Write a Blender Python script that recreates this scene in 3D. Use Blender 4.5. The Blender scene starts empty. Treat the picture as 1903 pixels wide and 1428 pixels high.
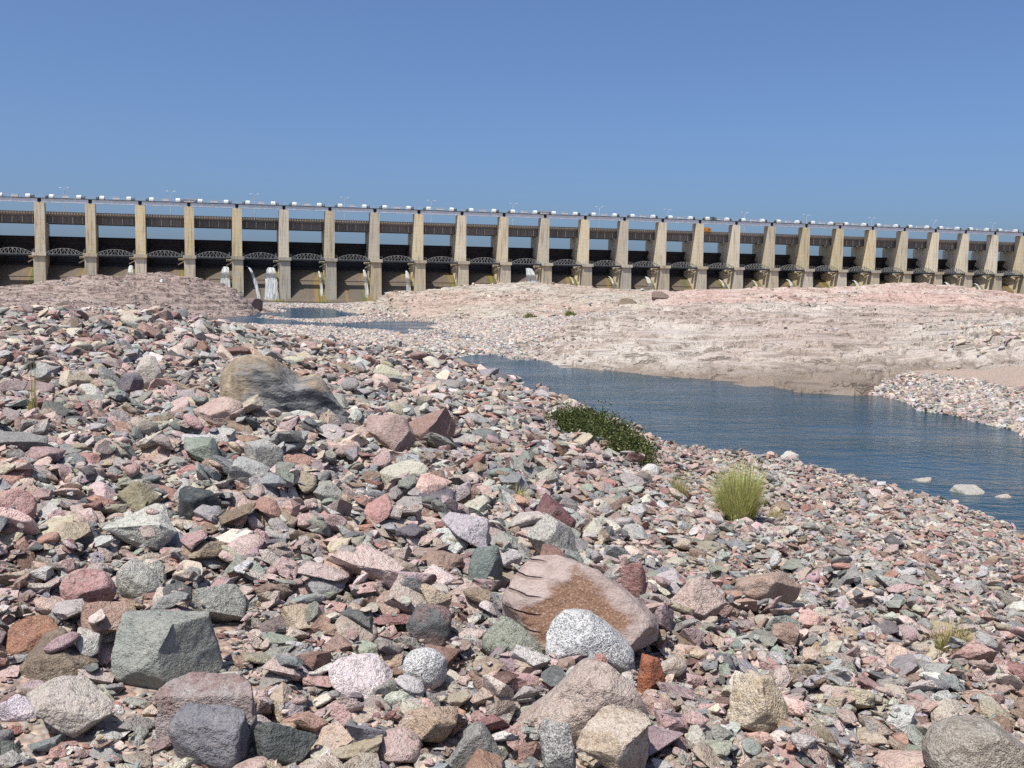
import bpy, bmesh, math, random
import numpy as np
from mathutils import Matrix, Vector

random.seed(7)
RNG = np.random.default_rng(7)
scene = bpy.context.scene
COL = scene.collection
R = math.radians

# ------------------------------------------------------------------ camera
CAM_Z = 3.9
PITCH, ROLL, FPX, IW, IH = 0.0865255, 0.0129115, 1900.0, 1903.0, 1428.0
fwd = np.array([0, math.cos(PITCH), -math.sin(PITCH)])
up0 = np.array([0, math.sin(PITCH), math.cos(PITCH)])
rt0 = np.array([1.0, 0, 0])
cr, sr = math.cos(ROLL), math.sin(ROLL)
crt = rt0 * cr + up0 * sr
cup = up0 * cr - rt0 * sr
CAM = np.array([0, 0, CAM_Z])
cam_data = bpy.data.cameras.new("camera")
cam_data.sensor_width = 36.0
cam_data.lens = 36.0 * FPX / IW
cam_data.clip_start = 0.05
cam_data.clip_end = 12000
cam = bpy.data.objects.new("camera", cam_data)
COL.objects.link(cam)
m = Matrix.Identity(4)
for r_ in range(3):
    m[r_][0], m[r_][1], m[r_][2], m[r_][3] = crt[r_], cup[r_], -fwd[r_], CAM[r_]
cam.matrix_world = m
scene.camera = cam

# ------------------------------------------------------------------ sky, sun, exposure
SUN_EL = R(63)
SX, SY = -0.290, -0.349                      # horizontal direction towards the sun
h_ = math.hypot(SX, SY)
sun_dir = Vector((SX / h_ * math.cos(SUN_EL), SY / h_ * math.cos(SUN_EL), math.sin(SUN_EL)))
world = bpy.data.worlds.new("World")
scene.world = world
world.use_nodes = True
wn = world.node_tree
wn.nodes.clear()
sky = wn.nodes.new("ShaderNodeTexSky")
sky.sky_type = 'NISHITA'
sky.sun_disc = False
sky.sun_elevation = SUN_EL
sky.sun_rotation = math.atan2(SX, SY)
sky.altitude = 0
sky.air_density = 0.75
sky.dust_density = 2.8
sky.ozone_density = 10.0
bg = wn.nodes.new("ShaderNodeBackground")
bg.inputs['Strength'].default_value = 0.114
wo = wn.nodes.new("ShaderNodeOutputWorld")
wn.links.new(sky.outputs[0], bg.inputs[0])
wn.links.new(bg.outputs[0], wo.inputs[0])
sl = bpy.data.lights.new("sun", 'SUN')
sl.energy = 4.6
sl.angle = R(0.5)
sl.color = (1.0, 0.95, 0.87)
sun = bpy.data.objects.new("sun", sl)
sun.rotation_euler = sun_dir.to_track_quat('Z', 'Y').to_euler()
sun.location = (-40, -30, 60)
COL.objects.link(sun)
scene.view_settings.view_transform = 'Standard'
scene.view_settings.look = 'None'
scene.view_settings.exposure = 0.40
scene.view_settings.gamma = 1.0
scene.cycles.use_denoising = False
scene.cycles.max_bounces = 6
scene.cycles.transparent_max_bounces = 12

# ------------------------------------------------------------------ pixel <-> world
def ray(px, py):
    d = fwd * FPX + crt * (px - IW / 2) - cup * (py - IH / 2)
    return d / d[1]                                     # unit depth along y

def at_z(px, py, z):
    d = ray(px, py)
    return CAM + d * ((z - CAM_Z) / d[2])

def at_d(px, py, depth):
    return CAM + ray(px, py) * depth

def to_px(P):
    v = np.asarray(P, float) - CAM
    dz = v @ fwd
    return IW / 2 + FPX * (v @ crt) / dz, IH / 2 - FPX * (v @ cup) / dz

# ------------------------------------------------------------------ noise
def _hash(*c):
    h = np.zeros(c[0].shape, np.uint32)
    for k, v in zip((374761393, 668265263, 2147483647), c):
        h += v * np.uint32(k)
    h = (h ^ (h >> np.uint32(13))) * np.uint32(1274126177)
    h ^= h >> np.uint32(16)
    return (h & np.uint32(0xFFFFFF)).astype(np.float32) * np.float32(1 / 0xFFFFFF)

def vnoise(*p):
    p = [np.asarray(q, float) for q in p]
    p = np.broadcast_arrays(*p)
    i = [np.floor(q) for q in p]
    f = [(q - k).astype(np.float32) for q, k in zip(p, i)]
    f = [t * t * t * (t * (t * 6 - 15) + 10) for t in f]
    i = [(k.astype(np.int64) + 100000).astype(np.uint32) for k in i]
    n = len(p)
    out = 0
    for c in range(1 << n):
        w = 1
        cc = []
        for k in range(n):
            b = (c >> k) & 1
            w = w * (f[k] if b else 1 - f[k])
            cc.append(i[k] + np.uint32(b))
        out = out + w * _hash(*cc)
    return (out * 2 - 1).astype(float)

def fbm(*p, octs=4, gain=0.5):
    a, s, t = 1.0, 0.0, 0.0
    p = [np.asarray(q, float) for q in p]
    for o in range(octs):
        s = s + a * vnoise(*[q * 2 ** o + 17.3 * o for q in p])
        t += a
        a *= gain
    return s / t

def sstep(a, b, x):
    t = np.clip((x - a) / (b - a), 0, 1)
    return t * t * (3 - 2 * t)

# ------------------------------------------------------------------ object helpers
def mesh_from(name, verts, faces, mat=None, smooth=False):
    me = bpy.data.meshes.new(name)
    me.from_pydata([tuple(v) for v in verts], [], faces)
    me.update()
    if mat:
        me.materials.append(mat)
    if smooth:
        me.polygons.foreach_set("use_smooth", [True] * len(me.polygons))
    return me

def grid_mesh(name, V, mat, smooth=True, wrap=False):
    n, k, _ = V.shape
    me = bpy.data.meshes.new(name)
    me.vertices.add(n * k)
    me.vertices.foreach_set("co", V.reshape(-1).astype(np.float32))
    a = np.arange(n - 1)[:, None] * k
    b = np.arange(k - 1)[None, :]
    q = np.stack([a + b, a + b + 1, a + k + b + 1, a + k + b], -1).reshape(-1, 4)
    me.loops.add(len(q) * 4)
    me.loops.foreach_set("vertex_index", q.reshape(-1).astype(np.int32))
    me.polygons.add(len(q))
    me.polygons.foreach_set("loop_start", np.arange(0, len(q) * 4, 4, dtype=np.int32))
    me.polygons.foreach_set("loop_total", np.full(len(q), 4, dtype=np.int32))
    me.update(calc_edges=True)
    me.validate()
    if smooth:
        me.polygons.foreach_set("use_smooth", np.ones(len(q), bool))
    me.materials.append(mat)
    return me

def link(name, data, parent=None, label=None, cat=None, group=None, kind=None):
    o = bpy.data.objects.new(name, data)
    COL.objects.link(o)
    if parent is not None:
        o.parent = parent
    if label:
        o['label'] = label
    if cat:
        o['category'] = cat
    if group:
        o['group'] = group
    if kind:
        o['kind'] = kind
    return o

class MB:
    """collects boxes, bars and extrusions for one mesh"""
    def __init__(s):
        s.v, s.f = [], []
    def add(s, v, f):
        o = len(s.v)
        s.v += [tuple(q) for q in v]
        s.f += [tuple(i + o for i in q) for q in f]
        return s
    def box(s, x0, x1, y0, y1, z0, z1):
        return s.add([(x, y, z) for z in (z0, z1) for y in (y0, y1) for x in (x0, x1)],
                     [(0, 2, 3, 1), (4, 5, 7, 6), (0, 1, 5, 4), (2, 6, 7, 3), (0, 4, 6, 2), (1, 3, 7, 5)])
    def bar(s, a, b, w, h=None):
        a, b = Vector(a), Vector(b)
        d = (b - a).normalized()
        u = d.cross(Vector((0, 0, 1)))
        u = u.normalized() if u.length > 1e-4 else Vector((1, 0, 0))
        t = u.cross(d)
        h = h or w
        c = []
        for p in (a, b):
            for q, r in ((-1, -1), (1, -1), (1, 1), (-1, 1)):
                c.append(p + u * (q * w / 2) + t * (r * h / 2))
        return s.add(c, [(0, 1, 2, 3), (7, 6, 5, 4), (0, 4, 5, 1), (1, 5, 6, 2), (2, 6, 7, 3), (3, 7, 4, 0)])
    def prism(s, prof, x0, x1):
        """profile of (y, z) points counter-clockwise seen from +x, extruded along x"""
        n = len(prof)
        v = [(x0, y, z) for y, z in prof] + [(x1, y, z) for y, z in prof]
        f = [tuple(range(n - 1, -1, -1)), tuple(range(n, 2 * n))]
        f += [(i, (i + 1) % n, n + (i + 1) % n, n + i) for i in range(n)]
        return s.add(v, f)
    def tube(s, pts, rad, k=6):
        pts = [Vector(p) for p in pts]
        rad = rad if isinstance(rad, (list, tuple)) else [rad] * len(pts)
        v = []
        for i, p in enumerate(pts):
            d = (pts[min(i + 1, len(pts) - 1)] - pts[max(i - 1, 0)]).normalized()
            u = d.orthogonal().normalized()
            w = d.cross(u)
            for j in range(k):
                a = 2 * math.pi * j / k
                v.append(p + (u * math.cos(a) + w * math.sin(a)) * rad[i])
        f = [(i * k + j, i * k + (j + 1) % k, (i + 1) * k + (j + 1) % k, (i + 1) * k + j)
             for i in range(len(pts) - 1) for j in range(k)]
        f += [tuple(range(k - 1, -1, -1)), tuple(range((len(pts) - 1) * k, len(pts) * k))]
        return s.add(v, f)
    def mesh(s, name, mat, smooth=False):
        me = mesh_from(name, s.v, s.f, mat, smooth)
        bm = bmesh.new()
        bm.from_mesh(me)
        bmesh.ops.recalc_face_normals(bm, faces=bm.faces)
        bm.to_mesh(me)
        bm.free()
        return me

# ------------------------------------------------------------------ material helpers
class NT:
    def __init__(s, name):
        s.m = bpy.data.materials.new(name)
        s.m.use_nodes = True
        s.t = s.m.node_tree
        s.t.nodes.clear()
        s.out = s.t.nodes.new("ShaderNodeOutputMaterial")
    def n(s, typ, **kw):
        nd = s.t.nodes.new("ShaderNode" + typ)
        for k, v in kw.items():
            setattr(nd, k, v)
        return nd
    def put(s, sock, v):
        if hasattr(v, 'is_output'):
            s.t.links.new(v, sock)
        elif isinstance(v, (tuple, list)) and len(v) == 3 and sock.type == 'RGBA':
            sock.default_value = (*v, 1)
        else:
            sock.default_value = v
    def math(s, op, a, b=None, clamp=False):
        nd = s.n("Math", operation=op, use_clamp=clamp)
        s.put(nd.inputs[0], a)
        if b is not None:
            s.put(nd.inputs[1], b)
        return nd.outputs[0]
    def vmath(s, op, a, b):
        nd = s.n("VectorMath", operation=op)
        s.put(nd.inputs[0], a)
        s.put(nd.inputs[1], b)
        return nd.outputs[0]
    def mix(s, f, a, b, mode='MIX'):
        nd = s.n("Mix", data_type='RGBA', blend_type=mode)
        s.put(nd.inputs[0], f)
        s.put(nd.inputs[6], a)
        s.put(nd.inputs[7], b)
        return nd.outputs[2]
    def noise(s, vec, scale, detail=4, rough=0.6, dist=0.0):
        nd = s.n("TexNoise")
        s.put(nd.inputs['Vector'], vec)
        nd.inputs['Scale'].default_value = scale
        nd.inputs['Detail'].default_value = detail
        nd.inputs['Roughness'].default_value = rough
        nd.inputs['Distortion'].default_value = dist
        return nd.outputs[0]
    def ramp(s, f, lo, hi):
        nd = s.n("MapRange")
        nd.interpolation_type = 'SMOOTHSTEP'
        s.put(nd.inputs[0], f)
        nd.inputs[1].default_value = lo
        nd.inputs[2].default_value = hi
        return nd.outputs[0]
    def scale(s, vec, x, y, z):
        return s.vmath('MULTIPLY', vec, (x, y, z))
    def pos(s):
        return s.n("NewGeometry").outputs['Position']
    def objc(s):
        return s.n("TexCoord").outputs['Object']
    def bump(s, h, strength, dist):
        nd = s.n("Bump")
        nd.inputs['Strength'].default_value = strength
        nd.inputs['Distance'].default_value = dist
        s.put(nd.inputs['Height'], h)
        return nd.outputs[0]
    def bsdf(s, col, rough=0.8, normal=None, spec=0.3, metal=0.0):
        b = s.n("BsdfPrincipled")
        s.put(b.inputs['Base Color'], col)
        s.put(b.inputs['Roughness'], rough)
        b.inputs['Metallic'].default_value = metal
        b.inputs['Specular IOR Level'].default_value = spec
        if normal is not None:
            s.put(b.inputs['Normal'], normal)
        return b
    def done(s, shader):
        s.t.links.new(shader if hasattr(shader, 'is_output') else shader.outputs[0], s.out.inputs['Surface'])
        return s.m

def simple_mat(name, col, rough=0.7, var=0.25, scale=1.5, spec=0.3, metal=0.0, bump=0.0):
    t = NT(name)
    p = t.pos()
    n = t.noise(p, scale, 5)
    c = t.mix(t.ramp(n, 0.3, 0.7), tuple(x * (1 - var) for x in col), tuple(min(1, x * (1 + var)) for x in col))
    nm = t.bump(t.noise(p, scale * 6, 4), bump, 0.05) if bump else None
    return t.done(t.bsdf(c, rough, nm, spec, metal))

def stone_material():
    """one material for every loose stone; colours come from each stone's own attributes"""
    t = NT("river_stone")
    def attr(nm):
        a = t.n("Attribute", attribute_type='INSTANCER', attribute_name=nm)
        return a
    col, col2 = attr("col").outputs['Color'], attr("col2").outputs['Color']
    spk, band, rnd = (attr(k).outputs['Fac'] for k in ("spk", "band", "rnd"))
    off = t.n("CombineXYZ")
    t.put(off.inputs[0], t.math('MULTIPLY', rnd, 91.7))
    t.put(off.inputs[1], t.math('MULTIPLY', rnd, 53.1))
    t.put(off.inputs[2], t.math('MULTIPLY', rnd, 37.9))
    p = t.vmath('ADD', t.pos(), off.outputs[0])
    big = t.noise(p, 9, 4, 0.6)
    med = t.noise(p, 38, 4, 0.65)
    c = t.mix(t.math('MULTIPLY', t.ramp(big, 0.42, 0.66), 0.75), col, col2)
    # banding / veins
    wv = t.n("TexWave", wave_type='BANDS', bands_direction='DIAGONAL')
    t.put(wv.inputs['Vector'], p)
    wv.inputs['Scale'].default_value = 2.1
    wv.inputs['Distortion'].default_value = 11.0
    wv.inputs['Detail'].default_value = 3.0
    wv.inputs['Detail Scale'].default_value = 1.3
    c = t.mix(t.math('MULTIPLY', t.ramp(wv.outputs['Fac'], 0.35, 0.75), band), c, col2)
    # mineral grains
    vo = t.n("TexVoronoi", feature='F1')
    t.put(vo.inputs['Vector'], p)
    vo.inputs['Scale'].default_value = 230
    g = t.n("SeparateColor")
    t.put(g.inputs[0], vo.outputs['Color'])
    dark = t.math('MULTIPLY', t.ramp(g.outputs[0], 0.55, 0.72), spk)
    lite = t.math('MULTIPLY', t.ramp(g.outputs[1], 0.6, 0.8), spk)
    c = t.mix(t.math('MULTIPLY', dark, 0.8), c, t.mix(1.0, c, (0.22, 0.24, 0.27), 'MULTIPLY'))
    c = t.mix(t.math('MULTIPLY', lite, 0.55), c, (0.72, 0.69, 0.64))
    # dusty, lichen and stain mottling
    c = t.mix(t.math('MULTIPLY', t.ramp(med, 0.50, 0.68), 0.65), c, t.mix(1.0, c, (0.45, 0.42, 0.40), 'MULTIPLY'))
    c = t.mix(t.math('MULTIPLY', t.ramp(t.noise(p, 17, 5, 0.7), 0.55, 0.75), 0.35), c, (0.50, 0.44, 0.38))
    cr_ = t.noise(p, 15, 2, 0.5, 1.2)
    vein = t.math('SUBTRACT', 1.0, t.math('MULTIPLY', t.math('ABSOLUTE', t.math('SUBTRACT', cr_, 0.5)), 45), True)
    c = t.mix(t.math('MULTIPLY', vein, 0.10), c, t.mix(1.0, c, (0.4, 0.35, 0.33), 'MULTIPLY'))
    hgt = t.math('ADD', t.math('ADD', t.math('MULTIPLY', med, 0.8), t.math('MULTIPLY', t.noise(p, 13, 4, 0.7), 1.6)), t.math('MULTIPLY', t.noise(p, 170, 3), 0.35))
    hgt = t.math('SUBTRACT', hgt, t.math('MULTIPLY', vein, 0.08))
    nm = t.bump(hgt, 1.0, 0.022)
    return t.done(t.bsdf(c, 0.82, nm, 0.25))

def rock_material(name, pale, pink, brown, dark_amt=0.5, pscale=1.0, varnish=False):
    t = NT(name)
    p = t.pos()
    st = t.scale(p, 0.35, 0.55, 2.2)
    big = t.noise(t.scale(p, 0.5, 0.25, 1), 0.16 * pscale, 4, 0.6, 0.6)
    mid = t.noise(st, 0.9 * pscale, 6, 0.68, 0.8)
    fin = t.noise(p, 3.2, 6, 0.7)
    c = t.mix(t.ramp(big, 0.38, 0.62), pale, pink)
    c = t.mix(t.math('MULTIPLY', t.ramp(mid, 0.46, 0.60), dark_amt), c, brown)
    c = t.mix(t.math('MULTIPLY', t.ramp(fin, 0.52, 0.66), 0.8), c, t.mix(1.0, c, (0.36, 0.33, 0.31), 'MULTIPLY'))  # scattered dark patches, painted in for the shade of hollows and crevices
    c = t.mix(t.math('MULTIPLY', t.ramp(t.noise(st, 2.6, 5, 0.7), 0.56, 0.7), 0.5), c, (0.62, 0.56, 0.48))
    crk = t.noise(t.scale(p, 0.4, 0.7, 1.6), 0.7, 5, 0.6, 1.5)
    v = t.math('SUBTRACT', 1.0, t.math('MULTIPLY', t.math('ABSOLUTE', t.math('SUBTRACT', crk, 0.62)), 40), True)
    c = t.mix(t.math('MULTIPLY', v, 0.25), c, t.mix(1.0, c, (0.3, 0.26, 0.24), 'MULTIPLY'))
    h = t.math('ADD', t.math('MULTIPLY', mid, 0.6), t.math('MULTIPLY', fin, 0.4))
    h = t.math('SUBTRACT', h, t.math('MULTIPLY', v, 0.15))
    if varnish:
        sx = t.n("SeparateXYZ")
        t.put(sx.inputs[0], p)
        lim = t.math('ADD', t.math('ADD', sx.outputs[2], t.math('MULTIPLY', t.math('SUBTRACT', big, 0.5), 2.4)), t.math('MULTIPLY', t.math('SUBTRACT', sx.outputs[0], 10.5), -0.09))
        c = t.mix(t.math('MULTIPLY', t.ramp(lim, 0.8, 0.0), 0.8), c, t.mix(fin, (0.13, 0.095, 0.07), (0.27, 0.21, 0.165)))
    return t.done(t.bsdf(c, 0.9, t.bump(h, 1.0, 0.6), 0.2))

def ground_material():
    t = NT("gravel_ground")
    p = t.pos()
    a = t.noise(p, 2.2, 5, 0.65)
    vo = t.n("TexVoronoi", feature='F1')
    t.put(vo.inputs['Vector'], p)
    vo.inputs['Scale'].default_value = 26
    sc = t.n("SeparateColor")
    t.put(sc.inputs[0], vo.outputs['Color'])
    vo2 = t.n("TexVoronoi", feature='F1')
    t.put(vo2.inputs['Vector'], p)
    vo2.inputs['Scale'].default_value = 4.2
    c = t.mix(a, (0.36, 0.25, 0.18), (0.42, 0.34, 0.27))
    peb = t.mix(sc.outputs[0], (0.26, 0.15, 0.12), (0.50, 0.41, 0.35))
    peb = t.mix(t.ramp(sc.outputs[1], 0.5, 0.9), peb, (0.24, 0.25, 0.24))
    c = t.mix(0.65, c, peb)
    c = t.mix(t.math('MULTIPLY', t.ramp(vo.outputs['Distance'], 0.35, 0.75), 0.5), c, (0.16, 0.11, 0.09))
    sx = t.n("SeparateXYZ")
    t.put(sx.inputs[0], p)
    wet = t.ramp(t.math('ADD', sx.outputs[2], t.math('MULTIPLY', a, 0.12)), 0.10, -0.22)
    c = t.mix(wet, c, t.mix(a, (0.035, 0.05, 0.045), (0.075, 0.075, 0.055)))
    h = t.math('SUBTRACT', t.math('MULTIPLY', a, 0.5), t.math('MULTIPLY', vo.outputs['Distance'], 0.7))
    return t.done(t.bsdf(c, 0.92, t.bump(h, 0.8, 0.04), 0.15))

def water_material():
    t = NT("river_water")
    p = t.pos()
    w = t.scale(p, 0.7, 1.0, 1.0)
    h = t.math('ADD', t.math('MULTIPLY', t.noise(w, 2.2, 3, 0.6, 0.4), 1.0), t.math('MULTIPLY', t.noise(w, 7.5, 3, 0.6, 0.6), 0.4))
    ruf = t.math('ADD', 0.35, t.ramp(t.noise(t.scale(p, 0.5, 1.0, 1.0), 0.16, 3, 0.6), 0.35, 0.65))
    nm = t.bump(t.math('MULTIPLY', h, ruf), 1.0, 0.085)
    fr = t.n("Fresnel")
    fr.inputs['IOR'].default_value = 1.33
    t.put(fr.inputs['Normal'], nm)
    gl = t.n("BsdfGlossy")
    gl.inputs['Roughness'].default_value = 0.11
    gl.inputs['Color'].default_value = (0.86, 0.9, 0.92, 1)
    t.put(gl.inputs['Normal'], nm)
    tr = t.n("BsdfTransparent")
    tr.inputs['Color'].default_value = (0.50, 0.66, 0.70, 1)
    df = t.n("BsdfDiffuse")
    df.inputs['Color'].default_value = (0.016, 0.055, 0.075, 1)
    m1 = t.n("MixShader")
    m1.inputs[0].default_value = 0.66
    t.put(m1.inputs[1], tr.outputs[0])
    t.put(m1.inputs[2], df.outputs[0])
    m2 = t.n("MixShader")
    t.put(m2.inputs[0], fr.outputs[0])
    t.put(m2.inputs[1], m1.outputs[0])
    t.put(m2.inputs[2], gl.outputs[0])
    return t.done(m2)

def concrete_material(name, base, stain, warm):
    t = NT(name)
    oc = t.objc()
    inf = t.n("ObjectInfo").outputs['Random']
    off = t.n("CombineXYZ")
    for k in range(3):
        t.put(off.inputs[k], t.math('MULTIPLY', inf, 61.0 + 17 * k))
    p = t.vmath('ADD', oc, off.outputs[0])
    streak = t.noise(t.scale(p, 1.6, 1.6, 0.09), 1.0, 5, 0.65)
    blot = t.noise(p, 0.45, 5, 0.65)
    c = t.mix(t.ramp(blot, 0.35, 0.68), base, warm)
    c = t.mix(t.math('MULTIPLY', t.ramp(streak, 0.46, 0.68), 0.75), c, stain)
    sx = t.n("SeparateXYZ")
    t.put(sx.inputs[0], oc)
    lift = t.math('PINGPONG', sx.outputs[2], 0.92)
    jl = t.math('MULTIPLY', t.ramp(lift, 0.10, 0.0), 0.35)
    c = t.mix(jl, c, stain)
    tone = t.n("HueSaturation")
    t.put(tone.inputs['Value'], t.math('ADD', 0.84, t.math('MULTIPLY', inf, 0.3)))
    t.put(tone.inputs['Saturation'], t.math('ADD', 0.75, t.math('MULTIPLY', t.math('FRACT', t.math('MULTIPLY', inf, 7.3)), 0.5)))
    t.put(tone.inputs['Color'], c)
    return t.done(t.bsdf(tone.outputs[0], 0.9, t.bump(t.noise(p, 2.5, 5), 0.4, 0.1), 0.15))

def spillway_material():
    t = NT("stained_spillway_concrete")
    oc = t.objc()
    inf = t.n("ObjectInfo").outputs['Random']
    off = t.n("CombineXYZ")
    t.put(off.inputs[0], t.math('MULTIPLY', inf, 90.0))
    p = t.vmath('ADD', oc, off.outputs[0])
    s1 = t.noise(t.scale(p, 0.45, 0.05, 0.05), 1.0, 4, 0.6)
    s2 = t.noise(t.scale(p, 0.9, 0.07, 0.07), 1.3, 5, 0.6, 0.3)
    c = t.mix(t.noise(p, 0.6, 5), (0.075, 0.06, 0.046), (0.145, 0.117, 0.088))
    sx = t.n("SeparateXYZ")
    t.put(sx.inputs[0], oc)
    side = t.ramp(sx.outputs[0], 10.5, 14.5)        # leak runs near one pier
    c = t.mix(t.math('MULTIPLY', t.ramp(t.math('ADD', s1, t.math('MULTIPLY', side, 0.22)), 0.58, 0.72), 0.9), c, (0.20, 0.125, 0.04))
    c = t.mix(t.math('MULTIPLY', t.ramp(t.math('ADD', s2, t.math('MULTIPLY', side, 0.20)), 0.64, 0.76), 0.9), c, (0.07, 0.085, 0.022))
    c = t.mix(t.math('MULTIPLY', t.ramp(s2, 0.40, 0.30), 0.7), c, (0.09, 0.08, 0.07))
    return t.done(t.bsdf(c, 0.75, t.bump(t.noise(p, 2.0, 5), 0.4, 0.1), 0.3))

def leaf_material(name, a, b):
    t = NT(name)
    p = t.pos()
    c = t.mix(t.ramp(t.noise(p, 7, 3), 0.35, 0.65), a, b)
    d = t.bsdf(c, 0.65, None, 0.25)
    tl = t.n("BsdfTranslucent")
    t.put(tl.inputs['Color'], c)
    mx = t.n("MixShader")
    mx.inputs[0].default_value = 0.3
    t.put(mx.inputs[1], d.outputs[0])
    t.put(mx.inputs[2], tl.outputs[0])
    return t.done(mx)

def spray_material():
    t = NT("falling_water")
    oc = t.objc()
    s = t.noise(t.scale(oc, 2.6, 0.25, 0.22), 1.2, 5, 0.65)
    d = t.n("BsdfDiffuse")
    d.inputs['Color'].default_value = (0.80, 0.84, 0.86, 1)
    tl = t.n("BsdfTranslucent")
    tl.inputs['Color'].default_value = (0.80, 0.84, 0.86, 1)
    a = t.n("MixShader")
    a.inputs[0].default_value = 0.4
    t.put(a.inputs[1], d.outputs[0])
    t.put(a.inputs[2], tl.outputs[0])
    tr = t.n("BsdfTransparent")
    mx = t.n("MixShader")
    t.put(mx.inputs[0], t.math('ADD', 0.10, t.math('MULTIPLY', t.ramp(s, 0.34, 0.66), 0.72)))
    t.put(mx.inputs[1], tr.outputs[0])
    t.put(mx.inputs[2], a.outputs[0])
    return t.done(mx)

M_STONE = stone_material()
M_GROUND = ground_material()
M_WATER = water_material()
M_CONC = concrete_material("weathered_concrete", (0.62, 0.56, 0.42), (0.25, 0.225, 0.17), (0.62, 0.51, 0.33))
M_CONC2 = concrete_material("grey_concrete", (0.46, 0.43, 0.34), (0.20, 0.19, 0.155), (0.48, 0.40, 0.28))
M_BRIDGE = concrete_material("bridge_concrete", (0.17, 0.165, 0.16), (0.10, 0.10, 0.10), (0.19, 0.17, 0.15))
M_PARA = concrete_material("parapet_concrete", (0.33, 0.28, 0.21), (0.2, 0.17, 0.13), (0.38, 0.30, 0.20))
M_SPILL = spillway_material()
M_GATE = simple_mat("black_gate_steel", (0.022, 0.022, 0.026), 0.7, 0.3, 0.7)
M_GIRD = simple_mat("pale_blue_girder_paint", (0.60, 0.67, 0.72), 0.55, 0.12, 0.8)
M_STEEL = simple_mat("grey_painted_steel", (0.42, 0.45, 0.47), 0.6, 0.2, 0.8)
M_DARK = simple_mat("dark_steel", (0.035, 0.04, 0.042), 0.6, 0.3, 0.8)
M_TRUSS = simple_mat("pale_truss_steel", (0.21, 0.21, 0.20), 0.6, 0.25, 0.8)
M_WHITE = simple_mat("white_paint", (0.62, 0.635, 0.63), 0.5, 0.05, 1.0)
M_GREEN = simple_mat("dark_green_paint", (0.04, 0.07, 0.055), 0.5, 0.2, 1.0)
M_PALE = simple_mat("pale_grey_paint", (0.55, 0.57, 0.60), 0.6, 0.1, 1.0)
M_CREAM = simple_mat("cream_baluster_paint", (0.62, 0.55, 0.42), 0.7, 0.15, 2.0)
M_ORANGE = simple_mat("orange_vehicle_paint", (0.60, 0.26, 0.03), 0.5, 0.2, 1.2)
M_GLASS = simple_mat("vehicle_glass", (0.10, 0.13, 0.14), 0.15, 0.1, 1.0, 0.5)
M_TYRE = simple_mat("tyre_rubber", (0.02, 0.02, 0.02), 0.9, 0.2, 3.0)
M_SPRAY = spray_material()
M_LEAF = leaf_material("bush_leaves", (0.035, 0.055, 0.014), (0.085, 0.10, 0.028))
M_STEM = simple_mat("woody_stem", (0.14, 0.10, 0.06), 0.9, 0.2, 8)
M_GRASS = leaf_material("green_grass_blades", (0.44, 0.50, 0.15), (0.64, 0.62, 0.30))
M_SHRUB = leaf_material("dull_shrub_leaves", (0.16, 0.19, 0.06), (0.25, 0.25, 0.10))
M_DRY = leaf_material("dry_grass_blades", (0.42, 0.34, 0.16), (0.34, 0.33, 0.11))
M_ROCK_A = rock_material("ledge_rock", (0.38, 0.31, 0.27), (0.33, 0.25, 0.22), (0.10, 0.072, 0.062), 0.85)
M_ROCK_B = rock_material("grey_cream_rock", (0.46, 0.42, 0.35), (0.44, 0.34, 0.28), (0.20, 0.15, 0.11), 0.65)
M_ROCK_C = rock_material("grey_tan_rock", (0.54, 0.49, 0.43), (0.45, 0.37, 0.32), (0.20, 0.155, 0.12), 0.6, varnish=True)
M_ROCK_D = rock_material("pink_granite_rock", (0.52, 0.43, 0.37), (0.50, 0.36, 0.31), (0.26, 0.17, 0.13), 0.6)

# ------------------------------------------------------------------ dam alignment
S_BAY, N_PIER = 18.9, 26
_t = 0.27820445 + 0.005 * (np.arange(-2, 29) - 12)
_x = np.concatenate([[0], np.cumsum(S_BAY * np.cos(_t))])
_y = np.concatenate([[0], np.cumsum(S_BAY * np.sin(_t))])
_x += -187.845183 - _x[2]
_y += 408.534520 - _y[2]
PIER = {i: (float(_x[i + 2]), float(_y[i + 2])) for i in range(-2, 29)}
PANG = R(17.5)                                   # all piers stand square to the flow

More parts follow.
